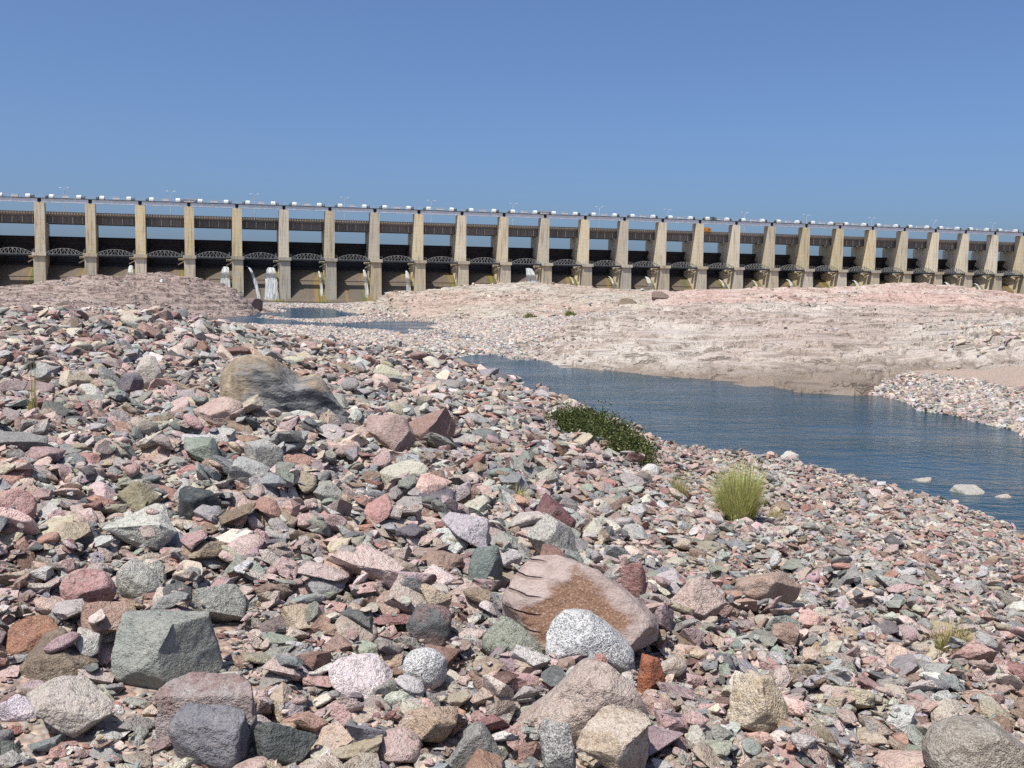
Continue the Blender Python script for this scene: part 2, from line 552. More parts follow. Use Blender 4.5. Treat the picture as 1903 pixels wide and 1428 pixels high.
# ------------------------------------------------------------------ terrain height from survey points
CZ = [  # px, py, height
 (0,1428,2.36),(950,1428,2.3),(1903,1428,2.1),(-400,1428,2.4),(2300,1428,1.9),
 (0,1200,2.45),(500,1200,2.36),(950,1200,2.28),(1400,1200,2.05),(1903,1200,1.7),
 (0,1050,2.52),(500,1050,2.4),(950,1050,2.2),(1400,1050,1.75),(1903,1060,0.95),
 (0,950,2.58),(500,950,2.42),(1000,950,2.05),(1366,960,1.35),(1700,960,0.45),
 (0,860,2.66),(500,860,2.45),(1000,860,1.75),(1250,870,0.85),
 (0,770,2.76),(500,770,2.4),(800,770,1.7),(1000,775,0.8),
 (0,700,2.86),(300,700,2.65),(600,700,2.1),(780,700,1.0),
 (0,640,2.97),(250,640,2.8),(450,640,2.35),(600,645,1.4),(720,660,0.6),
 (0,598,3.08),(150,602,2.95),(300,606,2.6),(420,606,1.8),
 # near shore
 (790,666,0.02),(830,682,0),(900,702,0),(1000,738,0),(1100,774,0),(1200,818,0),(1300,845,0),(1400,858,0),(1500,876,0),(1600,903,0),
 (1700,928,0),(1800,957,0),(1870,986,0),(1950,1015,0),(2100,1075,0),(870,682,-.3),(840,673,-.15),(900,676,-.3),
 # far shore
 (985,668,0),(1080,681,0),(1160,691,0),(1300,702,0),(1400,712,0),(1500,723,0),(1600,731,0),(1700,755,0),(1800,780,0),
 (1903,806,0),(2050,850,0),(2200,900,0),
 # pool bed
 (930,682,-.25),(1000,695,-.6),(1150,725,-.9),(1300,760,-1.0),(1500,785,-1.0),(1700,830,-1.0),(1870,880,-.35),(1900,925,-.6),(2100,970,-.8),
 # upper channel
 (380,591,0.05),(500,589,0),(573,599,0),(647,611,0),(720,616,0),(522,573,0),(629,579,0),(691,586,0),(757,597,0),
 (560,583,-.9),(650,591,-.9),(460,584,-.3),(720,600,-.8),(690,596,-.9),(750,606,-.5),(780,607,-.12),(840,617,-.04),(908,628,-.05),(950,640,-.05),(975,655,-.07),
 # gravel flats
 (600,625,.35),(700,640,.35),(790,650,.28),(880,648,.12),(500,610,.5),(560,614,.3),(830,635,.15),(760,630,.2),
 (900,608,.4),(1000,625,.5),(1050,655,.3),(1060,608,1.0),(1010,645,.15),(860,600,.35),
 # right bank rock
 (1150,660,.6),(1300,670,.55),(1500,685,.6),(1700,715,.5),
 (1150,635,1.0),(1300,645,1.0),(1500,650,1.15),(1700,670,1.2),(1903,700,1.2),
 (1150,603,1.8),(1300,596,2.1),(1500,592,2.3),(1700,594,2.35),(1903,604,2.2),
 (1720,745,.3),(1830,762,.3),(1940,790,.3),(1800,735,.5),(1903,745,.6),
]
CD = [  # px, py, depth
 (0,552,165),(60,549,165),(110,531,165),(190,529,165),(255,532,170),(300,520,175),(340,524,180),(400,537,185),(450,547,190),(-200,545,160),
 (490,574,200),(435,583,170),(470,581,185),(400,586,158),(0,572,115),(200,575,118),(330,587,135),(-200,570,110),
 (700,563,185),(760,549,192),(850,537,198),(940,530,205),(1050,534,210),(1130,541,205),(1210,545,200),
 (700,584,158),(800,573,160),(940,572,150),(1050,575,140),(1180,575,130),
 (1300,547,185),(1450,543,175),(1600,539,168),(1700,533,162),(1800,541,160),(1880,555,160),(1960,560,160),
 (1300,568,125),(1500,570,118),(1700,572,112),(1900,582,108),
]
CW = [(-14,40,2.0),(-20,55,1.3),(-30,75,1.0),(-45,100,1.2),(-12,52,1.0),(0,-3,2.3),(-25,15,3.0),(-20,30,3.1)]
for j in range(-1, 27):
    x_, y_ = PIER[j]
    deep = 3.5 <= j <= 6.6
    CW.append((x_ + 4, y_ - 22, -0.6 if deep else 1.0))
    CW.append((x_ + 20, y_ - 95, 0.3 if deep else 1.6))
    CW.append((x_ - 8, y_ + 40, -0.5))
ctrl = [at_z(*c) for c in CZ] + [at_d(*c) for c in CD] + [np.array(c, float) for c in CW]
ctrl = np.array(ctrl)
def _uv(x, y):
    yy = np.maximum(y, 1.6)
    return np.clip(x / yy, -1.1, 1.1) * 2.4, np.log(yy) * 1.0
cu, cv = _uv(ctrl[:, 0], ctrl[:, 1])
def _k(r2):
    return 0.5 * r2 * np.log(r2 + 1e-12)
_n = len(ctrl)
_r2 = (cu[:, None] - cu) ** 2 + (cv[:, None] - cv) ** 2
_P = np.stack([np.ones(_n), cu, cv], 1)
_A = np.zeros((_n + 3, _n + 3))
_A[:_n, :_n] = _k(_r2) + np.eye(_n) * 2e-4
_A[:_n, _n:] = _P
_A[_n:, :_n] = _P.T
_w = np.linalg.solve(_A, np.concatenate([ctrl[:, 2], np.zeros(3)]))
def base_h(x, y):
    x, y = np.broadcast_arrays(np.asarray(x, float), np.asarray(y, float))
    sh = x.shape
    x, y = x.ravel(), y.ravel()
    u, v = _uv(x, y)
    out = np.empty(len(x))
    for a in range(0, len(x), 20000):
        b = slice(a, a + 20000)
        r2 = (u[b, None] - cu) ** 2 + (v[b, None] - cv) ** 2
        out[b] = _k(r2) @ _w[:_n] + _w[_n] + _w[_n + 1] * u[b] + _w[_n + 2] * v[b]
    return np.clip(out, -1.3, 7.5).reshape(sh)
def ground_h(x, y, h=None):
    d = np.clip(np.hypot(x, y), 0, 150)
    h = base_h(x, y) if h is None else h
    n = fbm(np.asarray(x) * 0.45, np.asarray(y) * 0.45, octs=4) * (0.05 + 0.0012 * d)
    n2 = fbm(np.asarray(x) * 0.09 + 40, np.asarray(y) * 0.09, octs=3) * np.minimum(0.004 * d, 0.25)
    return h + n * (0.25 + 0.4 * sstep(60, 25, d) + 0.35 * sstep(0.05, 0.6, np.abs(h))) + n2 * sstep(0.1, 0.8, np.abs(h))

az = np.concatenate([np.linspace(-180, -46, 30)[:-1], np.linspace(-46, 46, 560), np.linspace(46, 180, 30)[1:]])
rr = np.concatenate([[0.02], np.geomspace(0.7, 640, 400), [900, 1500, 4000, 9000]])
AZ, RR = np.meshgrid(np.radians(az), rr)
GX, GY = RR * np.sin(AZ), RR * np.cos(AZ)
GZ = ground_h(GX, GY)
GZ[RR > 700] = -1.0
GZ[(GY < 1.0)] = np.clip(GZ[GY < 1.0], 1.5, 3.0)
GZ[(RR > 60) & (GY < 5)] = 1.5
o = link("ground", grid_mesh("ground", np.stack([GX, GY, GZ], -1), M_GROUND), kind='structure')
o['label'] = "pinkish gravel and sand of the river bed between the stones"

wv_ = MB()
wm = bpy.data.meshes.new("water")
wx, wy = np.meshgrid(np.linspace(-500, 700, 60), np.linspace(4, 620, 60))
o = link("water", grid_mesh("water", np.stack([wx, wy, wx * 0], -1), M_WATER), kind='structure')
o['label'] = "blue rippled river water running between gravel bank and bare rock"

# ------------------------------------------------------------------ bare rock outcrops
def depth_to_xy(px, d):
    rx = crt[0] * (px - IW / 2)
    ry = fwd[1] * FPX + crt[1] * (px - IW / 2)
    return d * (FPX * fwd[0] + rx) / ry, d

def outcrop(name, near, far, p0, p1, n, k, mat, lift, amp, label, seed, ledge=0.35, lstep=0.7, hump=0.0, sharp=0.15):
    px = np.linspace(p0, p1, n)
    dn = np.interp(px, *zip(*near))
    df = np.interp(px, *zip(*far))
    t = np.linspace(0, 1, k)
    D = np.exp(np.log(dn)[None, :] * (1 - t[:, None]) + np.log(df)[None, :] * t[:, None])
    PX = np.broadcast_to(px, D.shape)
    rx = crt[0] * (PX - IW / 2)
    ry = fwd[1] * FPX + crt[1] * (PX - IW / 2) + 0 * rx
    X, Y = D * rx / (fwd[1] * FPX), D.copy()
    B = base_h(X, Y)
    e = np.minimum(np.minimum(t[:, None] / 0.09, (1 - t[:, None]) / 0.1), np.minimum((PX - p0) / (0.07 * (p1 - p0)), (p1 - PX) / (0.05 * (p1 - p0))))
    e = np.clip(e, 0, 1) + 0.55 * fbm(X * 0.11 + seed, Y * 0.07, octs=4) * (np.clip(e, 0, 1) < 1)
    edge = sstep(0.05, 0.75, e)
    sc = D / 60.0
    a = 0.35                                            # strata strike
    xs_, ys_ = X * math.cos(a) + Y * math.sin(a), -X * math.sin(a) + Y * math.cos(a)
    big = fbm(xs_ * 0.05 + seed, ys_ * 0.11, octs=4 if not hump else 2)
    if hump:
        big = 1.4 * big + hump * (0.5 - np.abs(fbm(xs_ * 0.055 + seed * 2, ys_ * 0.13 + 4, octs=2)))
    mid = fbm(xs_ * 0.22 + seed * 3, ys_ * 0.5, octs=5, gain=0.55)
    rid = 1 - np.abs(fbm(xs_ * 0.13 + 5 + seed, ys_ * 0.30 + mid * 0.3, octs=4)) * 2
    fine = fbm(X * 1.3, Y * 0.8 + seed, octs=4, gain=0.6)
    Bg = ground_h(X, Y, B)
    h = B + lift + amp * (0.9 * big + 0.55 * mid * 0.8 + 0.3 * (rid - 0.6)) + 0.10 * amp * fine * 2
    h = np.maximum(h, np.maximum(B, Bg) + 0.16 + amp * (0.35 * np.abs(mid) + 0.25 * np.abs(big) + 0.12 * np.abs(fine)))
    q = (h + 0.35 * fbm(xs_ * 0.08, ys_ * 0.2 + 9, octs=3)) / lstep
    fr = q - np.floor(q)
    h = h + ledge * lstep * (sstep(0.5 - sharp, 0.5 + sharp, fr) - fr)     # slabs breaking off in low steps
    for gs, gf in ((0.0, 0.11), (31.0, 0.23)):                # open joints
        gn = fbm(xs_ * gf * 0.55 + gs + seed, ys_ * gf, octs=3)
        h = h - (0.30 if gs == 0 else 0.16) * np.exp(-(gn / (0.035 * np.maximum(1, sc))) ** 2)
    h = np.maximum(h, np.maximum(B, Bg) + 0.05)
    Z = (B - 0.6) * (1 - edge) + h * edge
    me = grid_mesh(name, np.stack([X, Y, Z], -1), mat, smooth=True)
    return link(name, me, label=label, cat="rock"), (X, Y, Z)

OUT = []
OUT.append(outcrop("rock_ledge", [(-260,96),(0,104),(200,112),(330,128),(420,152),(535,188)], [(-260,235),(300,238),(535,225)], -260, 535, 420, 240, M_ROCK_A, 0.25, 1.5,
        "rugged dark brown rock ledge on the far bank below the dam's left end", 3.1, 0.65, 0.9, sharp=0.13))
OUT.append(outcrop("rock_outcrop", [(630,200),(700,180),(760,152),(800,140),(900,132),(1000,128),(1260,122)], [(630,230),(800,250),(1260,250)], 630, 1260, 420, 240, M_ROCK_B, 0.25, 0.6,
        "pale grey and cream sloping rock outcrop behind the gravelly hollow, mid frame", 8.7, 0.8, 0.6, sharp=0.07))
OUT.append(outcrop("rock_outcrop", [(1180,118),(1400,104),(2100,98)], [(1180,225),(2100,225)], 1180, 2100, 440, 240, M_ROCK_D, 0.3, 0.6,
        "smooth pink granite dome in front of the dam's right half", 13.9, 0.7, 0.6, hump=0.7, sharp=0.07))
OUT.append(outcrop("rock_outcrop", [(965,56),(1080,50),(1300,45),(1500,40.5),(1590,40),(1640,42.5),(1700,42.8),(1800,40.5),(1903,38),(2150,33)], [(965,72),(1060,82),(1150,98),(1300,116),(2150,112)], 965, 2150, 560, 320, M_ROCK_C, 0.30, 0.55,
        "broad grey tan rock slope rising from the far edge of the blue pool", 21.3, 0.9, 0.34, hump=1.1, sharp=0.05))

def surface_at(px, d):
    """height of ground or outcrop near pixel column px at depth d"""
    x, y = depth_to_xy(px, d)
    z = float(ground_h(np.array([x]), np.array([y]))[0])
    for _, (X, Y, Z) in OUT:
        i = np.argmin((X - x) ** 2 + (Y - y) ** 2)
        if (X.flat[i] - x) ** 2 + (Y.flat[i] - y) ** 2 < 1:
            z = max(z, float(Z.flat[i]))
    return np.array([x, y, z])

# ------------------------------------------------------------------ the dam
dam = link("dam", None, label="long concrete dam with many tall piers and dark gates across the river", cat="dam")
dam.location = (PIER[0][0], PIER[0][1], 0)
DAM_O = Vector(dam.location)
Z_TOP, Z_COL = 38.0, 18.4
W2 = 1.9
mb = MB().prism([(0.0, Z_COL - 0.6), (0.0, Z_TOP), (-4.3, Z_TOP), (-4.3, 30.3), (-14.5, 30.3), (-14.5, -1.5), (-0.4, -1.5), (-0.4, Z_COL - 0.6)][::-1], -W2, W2)
me_pier = mb.mesh("pier", M_CONC)
# y axis of a pier frame points downstream (towards the camera side)
me_nose = MB().prism([(-0.4, -1.5), (4.2, -1.5), (3.3, Z_COL - 1.3), (-0.4, Z_COL - 1.3)], -2.15, 2.15).mesh("nose", M_CONC2)
me_coll = MB().box(-2.55, 2.55, -0.2, 4.1, Z_COL - 1.3, Z_COL).mesh("collar", M_CONC2)
mb = MB()
for sx in (-1, 1):
    mb.box(sx * 0.95 - 0.75, sx * 0.95 + 0.75, -3.8, -0.3, Z_TOP, Z_TOP + 0.35)
me_bear = mb.mesh("bearing_seat", M_CONC2)
me_gap = MB().box(-0.62, 0.62, -3.6, -0.5, Z_TOP + 0.01, Z_TOP + 1.7).mesh("dark_gap_fill", simple_mat("black_gap_fill", (0.02, 0.02, 0.022), 0.8, 0.2))  # black block added so the open gap between girder ends reads dark

def bay_frame(i):
    a, b = Vector((*PIER[i], 0)), Vector((*PIER[i + 1], 0))
    d = (b - a).normalized()
    return a, d, (b - a).length

def frame_matrix(loc, ang):
    # local x along the dam, local y downstream, z up
    c, s = math.cos(ang), math.sin(ang)
    return Matrix(((c, s, 0, loc[0]), (s, -c, 0, loc[1]), (0, 0, 1, loc[2]), (0, 0, 0, 1)))

def dpart(name, data, mat4, parent=dam):
    o = link(name, data, parent)
    if parent is dam:
        o.matrix_local = Matrix.Translation(-DAM_O) @ mat4
    return o
def flip(me):
    """meshes are authored in a mirrored frame: turn the faces so normals point out"""
    me.flip_normals()
    return me

for me in (me_pier, me_nose, me_coll, me_bear, me_gap):
    flip(me)
I0, I1 = -1, 27
for i in range(I0, I1 + 1):
    pm = dpart("pier", me_pier, frame_matrix((*PIER[i], 0), PANG))
    for nm, me in (("nose_block", me_nose), ("collar", me_coll), ("bearing_seat", me_bear), ("dark_gap_fill", me_gap)):
        link(nm, me, pm)

L = S_BAY
B0, B1 = W2 - 1.2, L - W2 + 1.2
# ogee spillway
prof = [(-14, -2), (7.5, -2), (7.5, 0.2), (5.4, 0.4), (3.7, 1.4), (1.7, 3.6), (0.0, 5.5), (-3.1, 8.75), (-3.3, 8.75), (-3.35, 9.0), (-3.2, 9.05),
        (-6.0, 11.3), (-8.0, 12.6), (-9.5, 13.3), (-11.2, 13.7), (-14, 12.6)]
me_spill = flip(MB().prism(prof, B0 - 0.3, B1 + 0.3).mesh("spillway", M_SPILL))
# radial gate: curved skin with ribs
cy, cz, rad = -1.5, 18.6, 11.6
arc = []
for k in range(13):
    a = R(144 + k * 5.2)
    arc.append((cy + rad * math.cos(a), cz + rad * math.sin(a)))
skin = [(y, z) for y, z in arc] + [(y + 0.35, z) for y, z in reversed(arc)]
mb = MB().prism(skin, B0, B1)
for k in (1, 4, 7, 10):
    y, z = arc[k]
    mb.box(B0, B1, y + 0.35, y + 1.0, z - 0.2, z + 0.2)
me_gate = flip(mb.mesh("gate", M_GATE))
mb = MB()
for k in (3, 9):
    y, z = arc[k]
    mb.bar((0, y + 0.6, z), (0, cy, cz - 0.8), 0.6, 0.7)
mb.bar((0, arc[3][0] + 3, (arc[3][1] * 2 + cz) / 3), (0, arc[9][0] + 3, (arc[9][1] * 2 + cz) / 3), 0.35)
me_arm = flip(mb.mesh("gate_arm", M_DARK))
# trunnion girder with sloping strut, on the side of each pier
mb = MB().box(0, 2.6, -2.4, -0.6, 16.4, 17.4)
mb.bar((0.0, 0.6, 14.6), (3.6, 0.6, 16.6), 0.35, 0.5)
mb.bar((0.0, -0.4, 17.2), (3.8, -0.4, 16.7), 0.3, 0.35)
me_brk = flip(mb.mesh("trunnion_bracket", M_CONC2))
# road bridge
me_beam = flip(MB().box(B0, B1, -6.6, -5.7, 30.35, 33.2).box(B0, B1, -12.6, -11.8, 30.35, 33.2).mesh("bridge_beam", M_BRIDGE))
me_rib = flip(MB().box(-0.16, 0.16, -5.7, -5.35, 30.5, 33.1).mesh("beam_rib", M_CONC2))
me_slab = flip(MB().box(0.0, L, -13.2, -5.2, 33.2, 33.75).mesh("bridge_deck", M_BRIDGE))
mb = MB().box(0, L, -5.5, -5.2, 34.62, 35.0).box(0, L, -13.1, -12.8, 34.62, 35.0).box(0, L, -5.5, -5.2, 33.75, 34.15).box(0, L, -13.1, -12.8, 33.75, 34.15)
me_prail = flip(mb.mesh("parapet_rail", M_PARA))
mb = MB()
nb = 18
for k in range(nb):
    x = k * L / nb
    mb.box(x - 0.27, x + 0.27, -5.47, -5.23, 34.15, 34.62).box(x - 0.27, x + 0.27, -13.07, -12.83, 34.15, 34.62)
me_bal = flip(mb.mesh("balusters", M_PARA))
# hoist deck on top
HZ = Z_TOP + 0.35
mb = MB().box(0.7, L - 0.7, -0.75, -0.35, HZ, HZ + 1.25).box(0.7, L - 0.7, -3.8, -3.4, HZ, HZ + 1.25)
mb.box(0.7, L - 0.7, -0.95, -0.25, HZ + 1.25, HZ + 1.4).box(0.7, L - 0.7, -0.95, -0.25, HZ - 0.12, HZ)
me_gird = flip(mb.mesh("hoist_girder", M_GIRD))
mb = MB().box(0.05, L - 0.05, -4.3, 0.1, HZ + 1.4, HZ + 1.62)
me_hdeck = flip(mb.mesh("hoist_deck", M_DARK))
mb = MB()
for k in range(0, 11):
    x = 0.3 + k * (L - 0.6) / 10
    mb.box(x - 0.035, x + 0.035, 0.0, 0.07, HZ + 1.62, HZ + 2.7)
for zz in (2.15, 2.68):
    mb.box(0, L, 0.01, 0.06, HZ + zz, HZ + zz + 0.05)
me_hrail = flip(mb.mesh("handrail", M_STEEL))
# hoist covers: rounded hoods
def hood(w, d, h):
    prof = [(-d / 2, 0), (d / 2, 0)]
    for k in range(9):
        a = R(k * 22.5)
        prof.append((d / 2 * math.cos(a), h * 0.42 + h * 0.58 * math.sin(a)))
    m_ = MB().prism(prof, -w / 2, w / 2).mesh("hoist_cover", M_WHITE)
    bm = bmesh.new()
    bm.from_mesh(m_)
    bmesh.ops.bevel(bm, geom=[e for e in bm.edges], offset=0.12, segments=2, affect='EDGES')
    bm.to_mesh(m_)
    bm.free()
    return m_
me_hood = hood(1.75, 2.2, 1.6)
mb = MB().box(-0.5, -0.1, -0.6, 0.6, 0, 0.95).box(0.15, 0.5, -0.5, 0.5, 0, 1.25).box(-0.6, 0.6, -0.8, 0.8, 0, 0.2)
me_motor = mb.mesh("hoist_motor", M_GREEN)
mb = MB().box(-1.3, 1.3, -0.5, 0.5, 0.25, 1.15).box(-1.35, 1.35, -0.55, 0.55, 1.15, 1.3).box(-1.1, -0.9, -0.3, 0.3, 0, 0.25).box(0.9, 1.1, -0.3, 0.3, 0, 0.25)
me_cbox = mb.mesh("control_box", M_PALE)
# walkway with bowstring truss
me_wdeck = flip(MB().box(2.5, L - 2.5, 1.4, 3.5, Z_COL - 1.0, Z_COL - 0.6).box(2.5, L - 2.5, 3.2, 3.42, Z_COL - 1.3, Z_COL - 1.0).mesh("walkway_deck", M_DARK))
mb = MB()
n = 10
pts = []
for k in range(n + 1):
    u = k / n
    pts.append((2.4 + (L - 4.8) * u, Z_COL - 0.3 + 2.05 * (1 - (2 * u - 1) ** 2) ** 0.8))
for k in range(n):
    mb.bar((pts[k][0], 3.0, pts[k][1]), (pts[k + 1][0], 3.0, pts[k + 1][1]), 0.17)
    mb.bar((pts[k][0], 3.0, Z_COL - 0.5), (pts[k + 1][0], 3.0, Z_COL - 0.5), 0.18)
    if 0 < k:
        mb.bar((pts[k][0], 3.0, Z_COL - 0.5), (pts[k][0], 3.0, pts[k][1]), 0.17)
    a_, b_ = (k, k + 1) if k < n // 2 else (k + 1, k)
    mb.bar((pts[a_][0], 3.0, Z_COL - 0.5), (pts[b_][0], 3.0, pts[b_][1]), 0.15)
me_truss = flip(mb.mesh("truss", M_TRUSS))
mb = MB()
for k in range(5):
    mb.box(-2.5 + k * 1.25 - 0.04, -2.5 + k * 1.25 + 0.04, 3.8, 3.88, Z_COL, Z_COL + 1.1)
mb.box(-2.5, 2.5, 3.8, 3.87, Z_COL + 1.05, Z_COL + 1.13).box(-2.5, 2.5, 3.8, 3.86, Z_COL + 0.5, Z_COL + 0.56)
me_crail = flip(mb.mesh("collar_railing", M_TRUSS))

for i in range(I0, I1):
    a, d, ln = bay_frame(i)
    ang = math.atan2(d.y, d.x)
    F = frame_matrix((a.x, a.y, 0), ang)
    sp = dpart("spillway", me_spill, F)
    g = dpart("gate", me_gate, F)
    for x in (B0 + 2.7, B1 - 2.7):
        c = link("gate_arm", me_arm, g)
        c.location = (x, 0, 0)
    br = dpart("trunnion_bracket", me_brk, F @ Matrix.Translation((L - W2 - 2.6, 0, 0)))
    rb = dpart("bridge_deck", me_slab, F)
    for nm, me in (("bridge_beam", me_beam), ("parapet_rail", me_prail), ("balusters", me_bal)):
        q_ = link(nm, me, rb)
        if nm == "balusters":
            q_['kind'] = 'stuff'
    for k in range(4):
        link("beam_rib", me_rib, rb).location = (W2 + (L - 2 * W2) * (k + 0.5) / 4, 0, 0)
    hd = dpart("hoist_deck", me_hdeck, F)
    for nm, me in (("hoist_girder", me_gird), ("handrail", me_hrail)):
        link(nm, me, hd)
    for x, sgn in ((4.35, -1), (L - 4.35, 1)):
        c = link("hoist_cover", me_hood, hd)
        c.location = (x, -2.0, HZ + 1.62)
        c = link("hoist_motor", me_motor, hd)
        c.location = (x + sgn * 1.75, -1.9, HZ + 1.62)
    c = link("control_box", me_cbox, hd)
    c.location = (L / 2 + 0.2, -2.0, HZ + 1.62)
    wd = dpart("walkway_deck", me_wdeck, F)
    link("truss", me_truss, wd)
for o in list(dam.children):
    if o.name.split('.')[0] == 'pier':
        link("railing", me_crail, o)

# small cabins and cabinets standing on the hoist deck
me_cab = MB().box(-1.9, 1.9, -1.0, 1.0, 0.0, 1.25).box(-2.1, 2.1, -1.2, 1.2, 1.25, 1.4).mesh("deck_cabin", simple_mat("cabin_paint", (0.55, 0.50, 0.47), 0.7, 0.1))
for i, wds in ((3, "third"), (11, "middle"), (19, "far right")):
    e = link("deck_cabin", me_cab, label=f"low pale cabin on the dam's top deck above a pier, {['leftmost','middle','rightmost'][(i-3)//8]} of three", cat="cabin", group="cabins on the top deck")
    e.matrix_world = frame_matrix((*PIER[i], 0), PANG) @ Matrix.Translation((0, -2, HZ + 1.63))
mb = MB()
for k, (w, h) in enumerate(((0.7, 1.45), (0.6, 1.5), (0.5, 1.3))):
    x = k * 1.05
    mb.box(x - w / 2, x + w / 2, -0.4, 0.4, 0, h).box(x - w / 2 - 0.05, x + w / 2 + 0.05, -0.45, 0.45, h, h + 0.07)
e = link("switch_cabinet", mb.mesh("switch_cabinet", M_DARK), label="row of dark cabinets on the top deck above the orange truck", cat="cabinet")
a, d, ln = bay_frame(15)
e.matrix_world = frame_matrix((a.x, a.y, 0), math.atan2(d.y, d.x)) @ Matrix.Translation((6.4, -1.5, HZ + 1.63))

# street lamps on the road bridge
mb_pole = MB().tube([(0, 0, 0), (0, 0, 9.6), (0, 0, 10.2)], [0.17, 0.13, 0.11], 8)
for s in (-1, 1):
    mb_pole.tube([(0, 0, 10.1), (s * 0.5, 0, 10.6), (s * 1.2, 0, 10.9)], [0.09, 0.08, 0.07], 6)
me_pole = mb_pole.mesh("pole", M_STEEL)
mb = MB().prism([(-0.16, 0), (0.16, 0), (0.2, 0.1), (0.1, 0.22), (-0.1, 0.22), (-0.2, 0.1)], -0.4, 0.4)
me_head = mb.mesh("lamp_head", M_PALE)
LAMPS = [0.43, 2.6, 4.37, 6.35, 8.34, 10.3, 12.47, 14.26, 16.4, 18.2, 20.2, 22.2, 24.2]
ORD = ["first", "second", "third", "fourth", "fifth", "sixth", "seventh", "eighth", "ninth", "tenth", "eleventh", "twelfth", "thirteenth"]
for k, u in enumerate(LAMPS):
    i = int(math.floor(u))
    a, d, ln = bay_frame(i)
    e = link("street_lamp", None, label=f"slim two-armed lamp post on the dam's bridge, {ORD[k]} from the left", cat="street lamp", group="lamp posts along the dam bridge")
    e.matrix_world = frame_matrix((a.x, a.y, 0), math.atan2(d.y, d.x)) @ Matrix.Translation(((u - i) * L, -6.3, 33.75))
    link("pole", me_pole, e)
    for s in (-1, 1):
        h = link("lamp_head", me_head, e)
        h.location = (s * 1.45, 0, 10.85)

# orange truck on the bridge
a, d, ln = bay_frame(15)
tr = link("truck", None, label="orange tipper truck on the dam's bridge between two piers", cat="truck")
tr.matrix_world = frame_matrix((a.x, a.y, 0), math.atan2(d.y, d.x)) @ Matrix.Translation((6.3, -7.6, 33.75))
link("chassis", MB().box(-2.7, 2.7, -0.9, 0.9, 0.65, 0.95).mesh("chassis", M_DARK), tr)
link("tipper_body", MB().add([(-2.7, -1.15, 1.0), (0.9, -1.15, 1.0), (0.9, 1.15, 1.0), (-2.7, 1.15, 1.0), (-3.0, -1.25, 2.9), (1.5, -1.25, 3.5), (1.5, 1.25, 3.5), (-3.0, 1.25, 2.9)],
     [(0, 3, 2, 1), (4, 5, 6, 7), (0, 1, 5, 4), (1, 2, 6, 5), (2, 3, 7, 6), (3, 0, 4, 7)]).mesh("tipper_body", M_ORANGE), tr)
cb = link("cab", MB().prism([(-1.1, 0.9), (1.1, 0.9), (1.1, 2.2), (1.0, 3.05), (-1.0, 3.05), (-1.1, 2.2)], 1.05, 2.75).mesh("cab", M_ORANGE), tr)
link("window", MB().box(1.3, 2.5, 1.1, 1.14, 2.05, 2.8).mesh("window", M_GLASS), cb)
link("windscreen", MB().box(2.75, 2.79, -0.95, 0.95, 2.0, 2.85).mesh("windscreen", M_GLASS), cb)
me_wheel = MB().tube([(0, -0.18, 0), (0, 0.18, 0)], 0.5, 14).mesh("wheel", M_TYRE)
for x in (-2.0, -0.9, 1.9):
    for s in (-1, 1):
        w = link("wheel", me_wheel, tr)
        w.location = (x, s * 0.95, 0.5)

# leaking water jets
def jet(i, xf, z0, w0, w1, reach, drift, label, n0=-4.4, zend=0.2):
    a, d, ln = bay_frame(i)
    nx, nt = 9, 18
    rg = np.random.default_rng(int(i * 10 + xf * 7) + 50)
    top, bot = [], []
    V = np.zeros((nt, nx * 2, 3))
    for t_ in range(nt):
        t = (t_ / (nt - 1)) ** 1.8
        z = z0 + 1.1 * t - (z0 + 1.1 - zend) * t * t
        y = n0 + reach * t
        w = 0.35 * w0 + (w1 - 0.35 * w0) * t ** 0.55
        for q in range(nx * 2):
            ang_ = 2 * math.pi * q / (nx * 2 - 1)
            x = drift * t + w / 2 * math.cos(ang_) * (1 + 0.08 * rg.normal())
            th = (0.25 + 0.9 * t) * 0.5 * math.sin(ang_) * min(1.0, w1 / 2)
            V[t_, q] = (x, y + th + 0.03 * rg.normal(), z + 0.05 * rg.normal())
        V[t_, -1] = V[t_, 0]
    me = grid_mesh("water_jet", V, M_SPRAY)
    e = link("water_jet", me, label=label, cat="water jet", group="jets leaking through the dam gates")
    e.matrix_world = frame_matrix((a.x, a.y, 0), math.atan2(d.y, d.x)) @ Matrix.Translation((xf, 0, 0))
